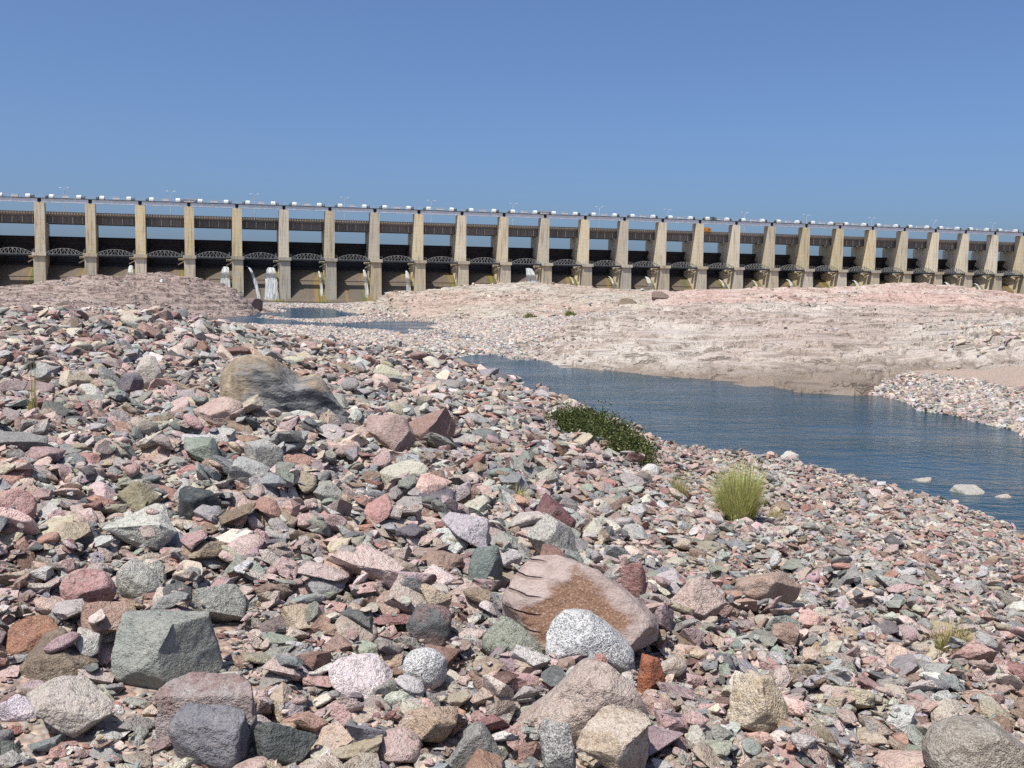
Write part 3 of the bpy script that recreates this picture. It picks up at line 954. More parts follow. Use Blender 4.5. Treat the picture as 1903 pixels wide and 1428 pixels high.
JETS = [
 (1, 14.6, 14.0, 0.8, 3.0, 7.5, 0.2, "pale water fan beside the third pier from the left, above the rock ledge"),
 (3, 14.0, 14.2, 1.6, 4.6, 8.5, 0.0, "wide translucent water fan beside the fifth pier from the left"),
 (4, 3.2, 14.6, 0.7, 1.6, 9.0, 5.6, "thin arcing water stream crossing the bay towards the widest white fan"),
 (4, 13.4, 14.2, 2.0, 6.0, 9.0, 0.2, "widest white water fan, reaching down to the pool below"),
 (5, 14.2, 13.0, 0.5, 1.3, 7.5, 1.3, "narrow white stream just right of the widest water fan"),
 (6, 14.4, 14.0, 0.6, 1.9, 7.5, 1.0, "bright narrow water stream over yellow stained concrete, left of the pale outcrop's start"),
 (7, 14.0, 13.8, 0.8, 2.2, 7.0, 0.4, "grey water stream above the outcrop's left end"),
 (10, 12.3, 16.0, 2.4, 5.8, 9.0, 0.6, "strongest bright white jet, falling behind the pale outcrop's crest"),
 (11, 13.0, 12.5, 0.5, 1.0, 6.5, 2.0, "thin stream over green stain, first right of the strongest jet"),
 (12, 13.2, 13.0, 0.7, 1.4, 6.5, 2.0, "thin pale stream, second right of the strongest jet"),
 (13, 12.6, 13.2, 1.0, 3.0, 7.0, 1.6, "broad grey stream over green and orange stain, third right of the strongest jet"),
 (15, 12.6, 12.5, 0.7, 1.5, 6.5, 2.0, "pale stream below the orange truck"),
 (16, 11.4, 12.5, 0.7, 1.4, 6.5, 2.0, "faint stream one bay right of the orange truck"),
 (17, 11.4, 13.2, 1.0, 2.4, 7.0, 2.0, "pale stream two bays right of the orange truck, over green stain"),
 (19, 11.4, 13.4, 0.9, 2.4, 7.0, 1.6, "white arcing stream four bays right of the orange truck"),
 (22, 10.5, 13.4, 1.2, 3.4, 7.0, 1.6, "broad pale stream behind the pink dome's right slope"),
 (23, 10.5, 13.0, 0.9, 2.2, 7.0, 2.0, "thin pale stream at the right end of the pink dome"),
]
for j in JETS:
    jet(*j)

# ------------------------------------------------------------------ stone shapes
def stone_mesh(name, seed, cuts=11, lo=0.45, hi=0.92, rough=0.035, sub=4, flat=1.0, profile=None, shear=0.0, planes=(), pw=2.0, dimple=None):
    rg = np.random.default_rng(seed)
    bm = bmesh.new()
    bmesh.ops.create_icosphere(bm, subdivisions=sub, radius=1.0)
    v = np.array([q.co[:] for q in bm.verts])
    if pw != 2.0:                                               # squarer body
        v = v / (np.abs(v) ** pw).sum(1, keepdims=True) ** (1 / pw)
    v += 0.10 * np.stack([fbm(v[:, 0] * 1.1 + seed, v[:, 1] * 1.1 + k * 9, v[:, 2] * 1.1, octs=2) for k in range(3)], 1)
    P = [np.array(p, float) for p in planes]
    for k in range(cuts):
        nn = rg.normal(size=3)
        nn /= np.linalg.norm(nn)
        P.append(np.append(nn, rg.uniform(lo, hi)))
    for p in P:
        nn, d = p[:3] / np.linalg.norm(p[:3]), p[3]
        e = v @ nn - d
        v -= np.where(e > 0, e, 0)[:, None] * nn * 0.97
    nrm = v / np.linalg.norm(v, axis=1, keepdims=True)
    v += nrm * (rough * fbm(v[:, 0] * 2.3 + seed, v[:, 1] * 2.3, v[:, 2] * 2.3, octs=4, gain=0.6))[:, None] * 1.6
    if profile is not None:
        lo_, hi_ = v[:, 2].min(), v[:, 2].max()
        xm = v[:, 0] / np.abs(v[:, 0]).max()
        s = np.interp(xm, *zip(*profile))
        v[:, 2] = lo_ + (v[:, 2] - lo_) * s
    if shear:
        v[:, 0] += shear * v[:, 2]
    v -= (v.max(0) + v.min(0)) / 2
    v /= (v.max(0) - v.min(0))
    if dimple:
        dc = np.array(dimple[:3])
        g_ = np.exp(-((v - dc) ** 2).sum(1) / (dimple[3] ** 2))
        v[:, 1] += g_ * dimple[4]
        v[:, 2] -= g_ * dimple[4] * .5
    for q, c in zip(bm.verts, v):
        q.co = c
    me = bpy.data.meshes.new(name)
    bm.to_mesh(me)
    bm.free()
    me.polygons.foreach_set("use_smooth", [True] * len(me.polygons))
    me.materials.append(M_STONE)
    return me

def hull_stone(name, seed, npts=16, pw=3.0, bev=0.06, sub=1, rough=0.02):
    """broken angular stone: convex block with worn edges and slightly uneven faces"""
    rg = np.random.default_rng(seed)
    v = rg.normal(size=(npts, 3))
    v /= (np.abs(v) ** pw).sum(1, keepdims=True) ** (1 / pw)
    v *= rg.uniform(0.82, 1.0, (npts, 1))
    bm = bmesh.new()
    for q in v:
        bm.verts.new(q)
    r = bmesh.ops.convex_hull(bm, input=bm.verts)
    bmesh.ops.delete(bm, geom=list({g for g in r['geom_interior'] + r['geom_unused'] if isinstance(g, bmesh.types.BMVert)}), context='VERTS')
    bmesh.ops.dissolve_limit(bm, angle_limit=R(14), verts=bm.verts, edges=bm.edges)
    bmesh.ops.bevel(bm, geom=list(bm.edges), offset=bev * rg.uniform(.6, 1.5), segments=2, profile=0.6, affect='EDGES')
    bmesh.ops.triangulate(bm, faces=bm.faces)
    for k in range(3):
        lim = (0.45, 0.3, 0.2)[k]
        if k <= sub:
            ee = [e for e in bm.edges if e.calc_length() > lim]
            if ee:
                bmesh.ops.subdivide_edges(bm, edges=ee, cuts=1)
                bmesh.ops.triangulate(bm, faces=bm.faces)
    p = np.array([q.co[:] for q in bm.verts])
    nr = np.array([q.normal[:] for q in bm.verts])
    d = rough * (fbm(p[:, 0] * 1.6 + seed, p[:, 1] * 1.6, p[:, 2] * 1.6, octs=2) * 1.6 + fbm(p[:, 0] * 5, p[:, 1] * 5 + seed, p[:, 2] * 5, octs=2))
    p = p + np.nan_to_num(nr) * d[:, None]
    p -= (p.max(0) + p.min(0)) / 2
    p /= (p.max(0) - p.min(0))
    for q, c in zip(bm.verts, p):
        q.co = c
    bmesh.ops.recalc_face_normals(bm, faces=bm.faces)
    me = bpy.data.meshes.new(name)
    bm.to_mesh(me)
    bm.free()
    me.polygons.foreach_set("use_smooth", [True] * len(me.polygons))
    me.materials.append(M_STONE)
    return me

def shape_mesh(name, k, fine):
    if k < 20:
        return hull_stone(name, 500 + k, npts=9 + (k * 5) % 11, pw=(2.4, 3.2, 4.5)[k % 3], bev=0.032, sub=2 if fine else 1, rough=0.035 if fine else 0.03)
    if k < 24:
        return stone_mesh(name, 100 + k, cuts=12, lo=0.38, hi=0.85, rough=0.045, sub=4 if fine else 3, pw=3)
    return stone_mesh(name, 100 + k, cuts=5, lo=0.7, hi=0.95, rough=0.03, sub=4 if fine else 3)
src = bpy.data.collections.new("stone_shapes")               # kept out of the scene, only instanced
SHAPES, FINE = [], []
for k in range(28):
    SHAPES.append(shape_mesh("stone_shape", k, False))
    FINE.append(shape_mesh("stone_detail", k, True))
    src.objects.link(bpy.data.objects.new("stone_shape_%02d" % k, SHAPES[-1]))

#           name            base                 second               speckle band weight
PAL = [("pink",          (0.40, 0.25, 0.21), (0.50, 0.36, 0.31), 0.55, 0.15, 13),
       ("pale pink",     (0.52, 0.39, 0.34), (0.46, 0.30, 0.26), 0.60, 0.15, 10),
       ("salmon",        (0.42, 0.22, 0.16), (0.34, 0.15, 0.11), 0.35, 0.20, 7),
       ("dark red",      (0.20, 0.085, 0.07), (0.30, 0.15, 0.13), 0.20, 0.30, 6),
       ("mauve",         (0.24, 0.17, 0.17), (0.33, 0.26, 0.25), 0.25, 0.30, 9),
       ("light grey",    (0.42, 0.41, 0.38), (0.52, 0.49, 0.45), 0.85, 0.10, 13),
       ("grey",          (0.26, 0.26, 0.24), (0.36, 0.34, 0.31), 0.60, 0.15, 14),
       ("blue grey",     (0.185, 0.20, 0.21), (0.25, 0.26, 0.255), 0.15, 0.25, 10),
       ("green grey",    (0.235, 0.248, 0.21), (0.31, 0.312, 0.265), 0.40, 0.15, 9),
       ("tan",           (0.40, 0.31, 0.21), (0.46, 0.39, 0.30), 0.45, 0.20, 10),
       ("cream",         (0.55, 0.48, 0.39), (0.47, 0.38, 0.29), 0.50, 0.20, 6),
       ("dark grey",     (0.075, 0.085, 0.09), (0.13, 0.14, 0.14), 0.10, 0.15, 7),
       ("brown",         (0.22, 0.135, 0.09), (0.33, 0.23, 0.16), 0.40, 0.25, 7)]
PW = np.array([p[5] for p in PAL], float)
PW /= PW.sum()
def mute(c, f=0.15):
    l = c @ np.array([.3, .55, .15])
    c = c * (1 - f) + (l[:, None] * np.array([1.03, 1.0, 0.94])) * f
    return c * 0.90 + np.array([0.45, 0.375, 0.33]) * 0.10
PC1 = mute(np.array([p[1] for p in PAL]))
PC2 = mute(np.array([p[2] for p in PAL]))
#              pink ppink salm dred mauv lgry grey blgr grgr tan crea dgry brwn
PZ = np.array([[15, 14, 5, 5, 6, 16, 15, 8, 9, 14, 9, 6, 9],
               [8, 11, 3, 3, 5, 20, 19, 8, 7, 16, 11, 5, 6],
               [4, 10, 0, 0, 3, 18, 12, 0, 0, 24, 14, 1, 10],
               [2, 2, 0, 4, 22, 4, 12, 4, 2, 8, 1, 8, 20]], float)
PZ /= PZ.sum(1, keepdims=True)
PSP = np.array([p[3] for p in PAL])
PBD = np.array([p[4] for p in PAL])
PIX = {p[0]: i for i, p in enumerate(PAL)}

# ------------------------------------------------------------------ the stones one can name
# px bbox, colour, squareness, profile, yaw, label, category, extras
HERO = [
 ((405,658,664,786), (0.34,0.27,0.18), (0.10,0.105,0.11), .15, .95, dict(seed=3, cuts=6, lo=.6, hi=.9, profile=[(-1,.85),(-.6,1),(-.25,.95),(.15,.66),(.4,.78),(.62,.55),(1,.16)], pw=3), 10, .75, "large banded tan and dark grey boulder with a dipped back, amid the stone field", "boulder"),
 ((918,1032,1232,1228), (0.33,0.22,0.16), (0.44,0.35,0.31), .25, .55, dict(seed=11, raw=True, cuts=7, lo=.72, hi=.95, planes=[(-.1,-.8,.5,.62)], profile=[(-1,.8),(-.62,1),(-.3,1),(.1,.9),(.5,.74),(.8,.58),(1,.4)], pw=3.2), -14, .55, "biggest brown and pink boulder in front, a crack running across its face", "boulder"),
 ((1008,1134,1184,1248), (0.50,0.51,0.51), (0.58,0.58,0.57), 1.3, 0, dict(seed=21, raw=True, cuts=5, lo=.78, hi=.95, profile=[(-1,.82),(-.55,1),(-.05,.98),(.4,.78),(1,.45)], pw=3.6, rough=.02), 0, .6, "white and black speckled granite block leaning on the biggest brown boulder", "boulder"),
 ((943,1222,1212,1385), (0.42,0.33,0.28), (0.46,0.39,0.33), .35, .1, dict(seed=31, cuts=3, lo=.75, hi=.95, raw=True, dimple=(-.12,-.42,.16,.14,.11), profile=[(-1,.25),(-.45,.56),(0,.86),(.4,1),(.8,.92),(1,.6)], pw=2.8, rough=.03), 0, .6, "smooth beige boulder with a shallow dimple below the speckled granite block", "boulder"),
 ((1058,1330,1216,1460), (0.40,0.31,0.22), (0.52,0.44,0.36), .55, .8, dict(seed=41, cuts=8, pw=3, rough=.06), 20, .8, "ochre streaked coarse granite boulder at the bottom edge", "boulder"),
 ((998,1338,1072,1450), (0.31,0.30,0.28), (0.38,0.36,0.33), .9, .1, dict(seed=42, cuts=7, pw=3), 0, .8, "grey granite stone squeezed beside the ochre streaked boulder", "stone"),
 ((205,1148,412,1272), (0.25,0.262,0.232), (0.31,0.31,0.27), .15, .2, dict(seed=51, raw=True, cuts=5, lo=.85, hi=1.1, planes=[(1,-.55,.12,.52),(-.62,-.62,.55,.62),(0,0,1,.8)], pw=6), 0, .6, "tall olive grey slab standing on edge with a black shadowed side", "boulder"),
 ((288,1258,498,1375), (0.25,0.17,0.155), (0.36,0.35,0.33), .25, .3, dict(seed=61, raw=True, cuts=6, lo=.95, hi=1.2, planes=[(-.1,-.25,1,.72),(.05,-1,.15,.72),(1,.2,.1,.88)], pw=8), -14, .42, "long reddish brown block with a grey end, lying above a grey slab", "stone"),
 ((312,1318,464,1408), (0.16,0.16,0.175), (0.22,0.21,0.22), .15, .15, dict(seed=62, raw=True, cuts=6, lo=.9, hi=1.2, planes=[(.1,-.3,1,.7),(-.1,-1,.3,.72)], pw=8), -16, .5, "purplish grey slab tucked under the long reddish block", "stone"),
 ((973,955,1078,1034), (0.38,0.37,0.32), (0.44,0.41,0.36), 1.1, 0, dict(seed=71, cuts=6, lo=.6, hi=.9, pw=4), 25, .8, "grey speckled granite block in front of a maroon block, mid foreground", "stone"),
 ((985,920,1070,985), (0.17,0.075,0.075), (0.22,0.13,0.13), .1, .2, dict(seed=72, cuts=6, lo=.5, hi=.9, pw=4), 10, .8, "maroon angular block behind the grey speckled granite block", "stone"),
 ((868,1012,936,1080), (0.15,0.18,0.165), (0.2,0.22,0.2), .1, .1, dict(seed=73, cuts=7, lo=.45, hi=.85, pw=4), 15, .8, "dark green grey angular stone left of the biggest brown boulder's top", "stone"),
 ((328,906,412,962), (0.055,0.065,0.068), (0.09,0.1,0.1), .05, .1, dict(seed=74, cuts=7, lo=.5, hi=.9, pw=3.4), 10, .8, "charcoal stone beside the olive brown block, left foreground", "stone"),
 ((214,895,296,948), (0.24,0.21,0.13), (0.3,0.27,0.18), .2, .1, dict(seed=75, cuts=6, lo=.55, hi=.9, pw=4), -10, .8, "olive brown block with a notched dark end beside the charcoal stone", "stone"),
 ((113,1058,216,1132), (0.38,0.21,0.19), (0.46,0.32,0.29), .35, .1, dict(seed=76, cuts=4, lo=.7, hi=.95), 0, .8, "rounded pink stone left of the pale oblong stone", "stone"),
 ((208,1040,308,1102), (0.34,0.335,0.29), (0.42,0.4,0.35), .6, .1, dict(seed=77, cuts=4, lo=.7, hi=.95, profile=[(-1,.9),(-.3,1),(.5,.7),(1,.4)]), -20, .6, "pale grey oblong stone right of the rounded pink stone", "stone"),
 ((746,1205,834,1270), (0.56,0.56,0.54), (0.62,0.61,0.58), 1.2, 0, dict(seed=78, cuts=2, lo=.85, hi=.98, rough=.02), 25, .8, "white egg-shaped stone with black specks", "stone"),
 ((893,1150,1014,1226), (0.22,0.235,0.18), (0.27,0.28,0.22), .5, .05, dict(seed=79, cuts=5, lo=.6, hi=.9, planes=[(-.1,-.5,.85,.45)], profile=[(-1,.8),(-.4,1),(.3,.75),(1,.35)]), 0, .6, "smooth green grey wedge left of the speckled granite block", "stone"),
 ((42,1262,226,1360), (0.42,0.38,0.33), (0.48,0.4,0.35), .45, .2, dict(seed=80, cuts=5, lo=.6, hi=.95, planes=[(0,-.35,1,.5),(.8,.5,.1,.5)], pw=4, profile=[(-1,.95),(-.2,.8),(1,.5)]), 18, .75, "large pale pinkish grey slab lying flat at the lower left", "boulder"),
 ((1706,1336,1925,1470), (0.27,0.235,0.19), (0.33,0.3,0.26), .5, .1, dict(seed=81, cuts=4, lo=.75, hi=.95, pw=2.3), -10, .8, "big rounded grey brown boulder in the lower right corner", "boulder"),
 ((1342,1254,1464,1356), (0.46,0.36,0.23), (0.56,0.48,0.38), .6, .5, dict(seed=82, cuts=8, lo=.5, hi=.9, pw=3.2, rough=.06), 5, .8, "cream and ochre rough block right of the beige boulder", "stone"),
 ((466,1335,594,1402), (0.085,0.095,0.092), (0.13,0.135,0.13), .05, .05, dict(seed=83, cuts=5, lo=.6, hi=.9, pw=3.4), 20, .5, "black grey flat slab near the bottom edge, left of centre", "stone"),
 ((752,1126,842,1186), (0.11,0.115,0.115), (0.26,0.16,0.14), .15, .3, dict(seed=84, cuts=4, lo=.65, hi=.9, pw=3.4), -5, .7, "charcoal block with a reddish top, above the white egg-shaped stone", "stone"),
 ((726,1312,860,1380), (0.34,0.24,0.16), (0.42,0.32,0.25), .5, .15, dict(seed=85, cuts=6, lo=.5, hi=.85, pw=3), 15, .7, "brown granite wedge near the bottom edge below the egg-shaped stone", "stone"),
 ((820,1340,936,1425), (0.23,0.225,0.205), (0.29,0.28,0.25), .3, .05, dict(seed=86, cuts=4, lo=.55, hi=.9, profile=[(-1,.3),(-.2,.7),(.3,1),(1,.55)]), -10, .8, "grey pyramid-shaped stone at the bottom edge beside the brown granite wedge", "stone"),
 ((1216,1072,1358,1156), (0.45,0.33,0.28), (0.52,0.42,0.36), .55, .2, dict(seed=87, cuts=7, lo=.5, hi=.9, pw=3, profile=[(-1,.7),(-.2,1),(.5,.85),(1,.5)]), 8, .7, "pale pink boulder with a shaded overhang right of the biggest brown boulder", "boulder"),
 ((1362,1058,1494,1130), (0.36,0.25,0.19), (0.42,0.32,0.26), .25, .3, dict(seed=88, cuts=6, lo=.5, hi=.9, pw=3), -8, .8, "tan brown ridged boulder right of the pale pink overhanging boulder", "boulder"),
 ((703,858,798,908), (0.46,0.44,0.35), (0.52,0.49,0.4), .4, .05, dict(seed=89, cuts=5, lo=.55, hi=.9, pw=3.4), 15, .8, "pale greenish cream slab alone in the middle of the stone field", "stone"),
 ((748,756,848,832), (0.26,0.16,0.13), (0.32,0.22,0.19), .2, .2, dict(seed=90, cuts=7, lo=.45, hi=.85, pw=4), 5, .8, "red brown block, right one of a pair below the banded boulder", "stone"),
 ((676,768,770,842), (0.42,0.31,0.27), (0.34,0.22,0.19), .35, .3, dict(seed=91, cuts=7, lo=.45, hi=.85, pw=3.4), -15, .8, "pink grey block with a dark cleft, left one of a pair below the banded boulder", "stone"),
 ((355,738,456,790), (0.44,0.31,0.26), (0.5,0.38,0.33), .5, .15, dict(seed=92, cuts=6, lo=.5, hi=.9, pw=3), 5, .8, "broad pink granite stone at the foot of the banded boulder's left end", "stone"),
 ((1182,1218,1238,1280), (0.36,0.13,0.065), (0.3,0.11,0.06), .15, .2, dict(seed=93, cuts=6, lo=.55, hi=.9, pw=4), 10, .8, "brick red block between the beige boulder and the biggest brown boulder", "stone"),
 ((408,850,506,900), (0.38,0.385,0.36), (0.44,0.43,0.4), .7, .05, dict(seed=94, cuts=6, lo=.5, hi=.9, pw=3), -10, .8, "light grey granite slab in front of an orange-veined grey block", "stone"),
 ((452,816,528,876), (0.34,0.34,0.315), (0.4,0.36,0.31), .6, .35, dict(seed=95, cuts=5, lo=.6, hi=.9, pw=4.5), 8, .8, "upright grey block with an orange vein behind the light grey slab", "stone"),
 ((14,1146,120,1206), (0.32,0.165,0.10), (0.26,0.13,0.09), .2, .25, dict(seed=96, cuts=6, lo=.5, hi=.9, pw=3), 15, .8, "rusty orange brown stone near the left edge", "stone"),
 ((-12,908,68,962), (0.40,0.21,0.19), (0.46,0.3,0.27), .3, .1, dict(seed=97, cuts=5, lo=.6, hi=.9), 0, .8, "pink red stone cut off by the left edge", "stone"),
 ((218,692,266,732), (0.14,0.12,0.14), (0.22,0.2,0.21), .2, .3, dict(seed=98, cuts=7, lo=.5, hi=.9, pw=3), 0, .9, "purplish black lump in front of a pale granite stone, upper left field", "stone"),
 ((246,660,308,722), (0.47,0.42,0.36), (0.52,0.45,0.38), .7, .1, dict(seed=99, cuts=6, lo=.55, hi=.9), 0, .9, "pale granite stone behind the purplish black lump", "stone"),
 ((1152,1040,1200,1120), (0.27,0.135,0.12), (0.33,0.2,0.18), .25, .2, dict(seed=101, cuts=6, lo=.5, hi=.9, pw=3), -20, .8, "dull red pointed stone behind the biggest brown boulder", "stone"),
 ((1190,862,1226,886), (0.56,0.55,0.52), (0.6,0.58,0.55), .3, 0, dict(seed=102, cuts=3, lo=.8, hi=.95), 0, .9, "small white rounded stone at the end of the dark bush", "stone"),
 ((1318,800,1352,824), (0.36,0.34,0.28), (0.4,0.37,0.31), .4, .1, dict(seed=103, cuts=5, lo=.6, hi=.9, pw=4), 0, .9, "tan block perched at the waterline right of the dark bush", "stone"),
 ((1764,901,1826,919), (0.35,0.33,0.295), (0.42,0.395,0.35), .4, .1, dict(seed=104, cuts=6, lo=.55, hi=.9, pw=3), 0, .9, "pale flat stone standing out of the shallow water by the shore", "stone"),
 ((1694,886,1730,896), (0.34,0.30,0.26), (0.4,0.36,0.31), .3, .1, dict(seed=107, cuts=6, lo=.55, hi=.9, pw=3), 10, .9, "low brownish stone awash left of the pale flat stone in the shallows", "stone"),
 ((1842,916,1884,926), (0.40,0.34,0.30), (0.45,0.4,0.35), .3, .1, dict(seed=108, cuts=6, lo=.55, hi=.9, pw=3), -10, .9, "low pinkish stone awash right of the pale flat stone in the shallows", "stone"),
 ((1448,838,1482,858), (0.46,0.44,0.4), (0.5,0.47,0.42), .3, .1, dict(seed=109, cuts=6, lo=.55, hi=.9, pw=3), 0, .9, "whitish pointed stone awash between tan waterline block and grass tuft", "stone"),
 ((535,1095,640,1162), (0.38,0.29,0.23), (0.45,0.36,0.3), .6, .1, dict(seed=105, cuts=4, lo=.65, hi=.95), -8, .8, "rounded tan granite stone left of the charcoal block with reddish top", "stone"),
 ((356,1085,462,1150), (0.27,0.275,0.235), (0.33,0.33,0.29), .5, .1, dict(seed=106, cuts=6, lo=.5, hi=.9, pw=3.4), 12, .8, "grey green angular stone above the tall olive grey slab", "stone"),
]
def in_frame_px(x, y):
    return IW / 2 + FPX * (x / y)

def size_field(x, y):
    px = in_frame_px(x, y)
    s = np.interp(y, [2, 4, 6, 9, 14, 22, 34, 50, 70, 110, 170], [.086, .10, .122, .14, .162, .20, .26, .30, .31, .38, .42])
    rgt = sstep(850, 1550, px) * sstep(45, 20, y) * (0.25 + 0.75 * sstep(5, 9, y))
    return s * (1 - 0.46 * rgt)

def pile(x, y):
    """how far the loose stones build up above the gravel"""
    return 0.6 * float(size_field(np.array([x]), np.array([y]))[0])

def ground_pt(px, py, guess=2.2):
    """where the ray through a pixel meets the ground"""
    z = guess
    for _ in range(30):
        P = at_z(px, py, z)
        z = 0.5 * z + 0.5 * (float(ground_h(np.array([P[0]]), np.array([P[1]]))[0]) + (pile(P[0], P[1]) if P[1] < 60 else 0))
    return at_z(px, py, z)

def set_stone(o, c1, c2, spk, band, rnd):
    o['col'] = [float(x) for x in c1]
    o['col2'] = [float(x) for x in c2]
    o['spk'] = float(spk)
    o['band'] = float(band)
    o['rnd'] = float(rnd)

def banded_boulder():
    t = NT("banded_boulder_rock")
    oc = t.objc()
    sx = t.n("SeparateXYZ")
    t.put(sx.inputs[0], oc)
    nz = t.noise(oc, 5, 4, 0.6)
    wob = t.math('MULTIPLY', t.math('SUBTRACT', nz, 0.5), 0.5)
    gr = t.mix(t.ramp(t.noise(t.scale(oc, 1.5, 3, 5), 2.2, 5, 0.6, 1.0), 0.36, 0.62), (0.055, 0.06, 0.065), (0.24, 0.235, 0.225))
    tan = t.mix(t.ramp(t.noise(t.scale(oc, 7, 3, 1.2), 2.5, 4), 0.35, 0.65), (0.33, 0.26, 0.18), (0.19, 0.15, 0.105))
    c = t.mix(t.ramp(t.math('ADD', sx.outputs[0], wob), -0.34, -0.16), tan, gr)
    c = t.mix(t.ramp(t.math('ADD', sx.outputs[2], t.math('ADD', wob, t.math('MULTIPLY', sx.outputs[0], 0.75))), 0.16, 0.34), c, tan)
    h = t.math('ADD', nz, t.math('MULTIPLY', t.noise(oc, 24, 4), 0.3))
    return t.done(t.bsdf(c, 0.85, t.bump(h, 0.8, 0.06), 0.25))
def stained_boulder():
    t = NT("iron_stained_boulder_rock")
    oc = t.objc()
    sx = t.n("SeparateXYZ")
    t.put(sx.inputs[0], oc)
    nz = t.noise(oc, 6, 4, 0.6)
    fin = t.noise(t.pos(), 120, 3, 0.6)
    c = t.mix(t.ramp(nz, 0.35, 0.65), (0.27, 0.21, 0.185), (0.36, 0.29, 0.26))
    ax = t.math('ABSOLUTE', t.math('SUBTRACT', sx.outputs[0], -0.02))
    m_ = t.math('ADD', t.math('ADD', ax, t.math('MULTIPLY', t.math('ABSOLUTE', t.math('ADD', sx.outputs[2], 0.02)), 0.9)), t.math('MULTIPLY', t.math('SUBTRACT', nz, 0.5), 0.3))
    c = t.mix(t.ramp(m_, 0.43, 0.32), c, t.mix(t.ramp(fin, 0.4, 0.62), (0.155, 0.088, 0.058), (0.225, 0.132, 0.085)))
    st = t.n("TexWave", wave_type='BANDS', bands_direction='Z')
    t.put(st.inputs['Vector'], oc)
    st.inputs['Scale'].default_value = 2.2
    st.inputs['Distortion'].default_value = 3.0
    grv = t.math('MULTIPLY', t.ramp(st.outputs['Fac'], 0.12, 0.0), t.ramp(sx.outputs[0], -0.20, -0.30))
    c = t.mix(t.math('MULTIPLY', grv, 0.6), c, (0.16, 0.09, 0.07))
    c = t.mix(t.math('MULTIPLY', t.ramp(fin, 0.55, 0.7), 0.3), c, (0.55, 0.48, 0.42))
    h = t.math('SUBTRACT', t.math('ADD', nz, t.math('MULTIPLY', fin, 0.12)), t.math('MULTIPLY', grv, 1.2))
    return t.done(t.bsdf(c, 0.85, t.bump(h, 0.8, 0.04), 0.25))
BMAT = {0: banded_boulder, 1: stained_boulder}
HERO_E = []      # footprint ellipses
LAND = []        # landmark phrases for neighbours
SHORT = {0: "the banded boulder", 1: "the biggest brown boulder", 2: "the speckled granite block", 3: "the dimpled beige boulder", 4: "the ochre streaked boulder",
         6: "the tall olive grey slab", 7: "the long reddish block", 9: "the grey speckled block", 12: "the charcoal stone", 14: "the rounded pink stone",
         16: "the white egg-shaped stone", 18: "the pale flat slab", 19: "the corner boulder", 20: "the cream ochre block", 21: "the black grey slab",
         25: "the pale pink overhang", 26: "the tan ridged boulder", 27: "the greenish cream slab", 28: "the red brown pair", 30: "the broad pink granite stone",
         33: "the orange-veined block", 34: "the rusty stone", 37: "the purplish black lump", 42: "the pale stone in the shallows", 46: "the rounded tan granite"}
for k, (bb, c1, c2, spk, band, kw, yaw, dr, label, cat) in enumerate(HERO):
    x0, y0, x1, y1 = bb
    cx = (x0 + x1) / 2
    P = ground_pt(cx, y1 - 0.10 * (y1 - y0))
    if k in (41, 42, 43, 44, 45):                       # these stand in the water's edge
        P = at_z(cx, y1, 0.0)
    depth = P[1]
    w = (x1 - x0) * depth / FPX
    drop = (CAM_Z - P[2]) / depth
    hi_ = (y1 - y0) * depth / FPX
    dep = w * dr
    h = max(0.45 * hi_, (hi_ * 0.98 - dep * drop * 0.55))
    Pc = P + np.array([0, dep * 0.42, 0])
    Pc[0] = P[0] * (Pc[1] / P[1])
    zg = float(ground_h(np.array([Pc[0]]), np.array([Pc[1]]))[0])
    raw = kw.pop('raw', False)
    if kw.get('pw', 2) >= 3 and not raw:
        kw['cuts'] = int(kw['cuts'] * 2.2)
        kw['lo'] = kw.get('lo', .45) - .04
        kw['hi'] = kw.get('hi', .92) - .04
        kw['rough'] = kw.get('rough', .035) * 1.25
    h = max(0.3 * hi_, at_d(cx, y0, Pc[1])[2] - zg)
    me = stone_mesh("boulder", sub=5 if w > 0.3 else 4, **kw)
    if k in BMAT:
        me.materials[0] = BMAT[k]()
    o = link(cat, me, label=label, cat=cat)
    o.location = (Pc[0], Pc[1], zg + h * 0.5 - 0.04 * h)
    o.scale = (w, dep, h * 1.06)
    o.rotation_euler = (0, 0, R(yaw) * 0.6)
    set_stone(o, c1, c2, spk * 0.8, band, (k * 0.37) % 1)
    HERO_E.append((Pc[0], Pc[1], w / 2, dep / 2, R(yaw) * 0.6, zg, h))
    if k in SHORT:
        LAND.append((SHORT[k], Pc[0], Pc[1], w / 2))
HERO_E = np.array(HERO_E)

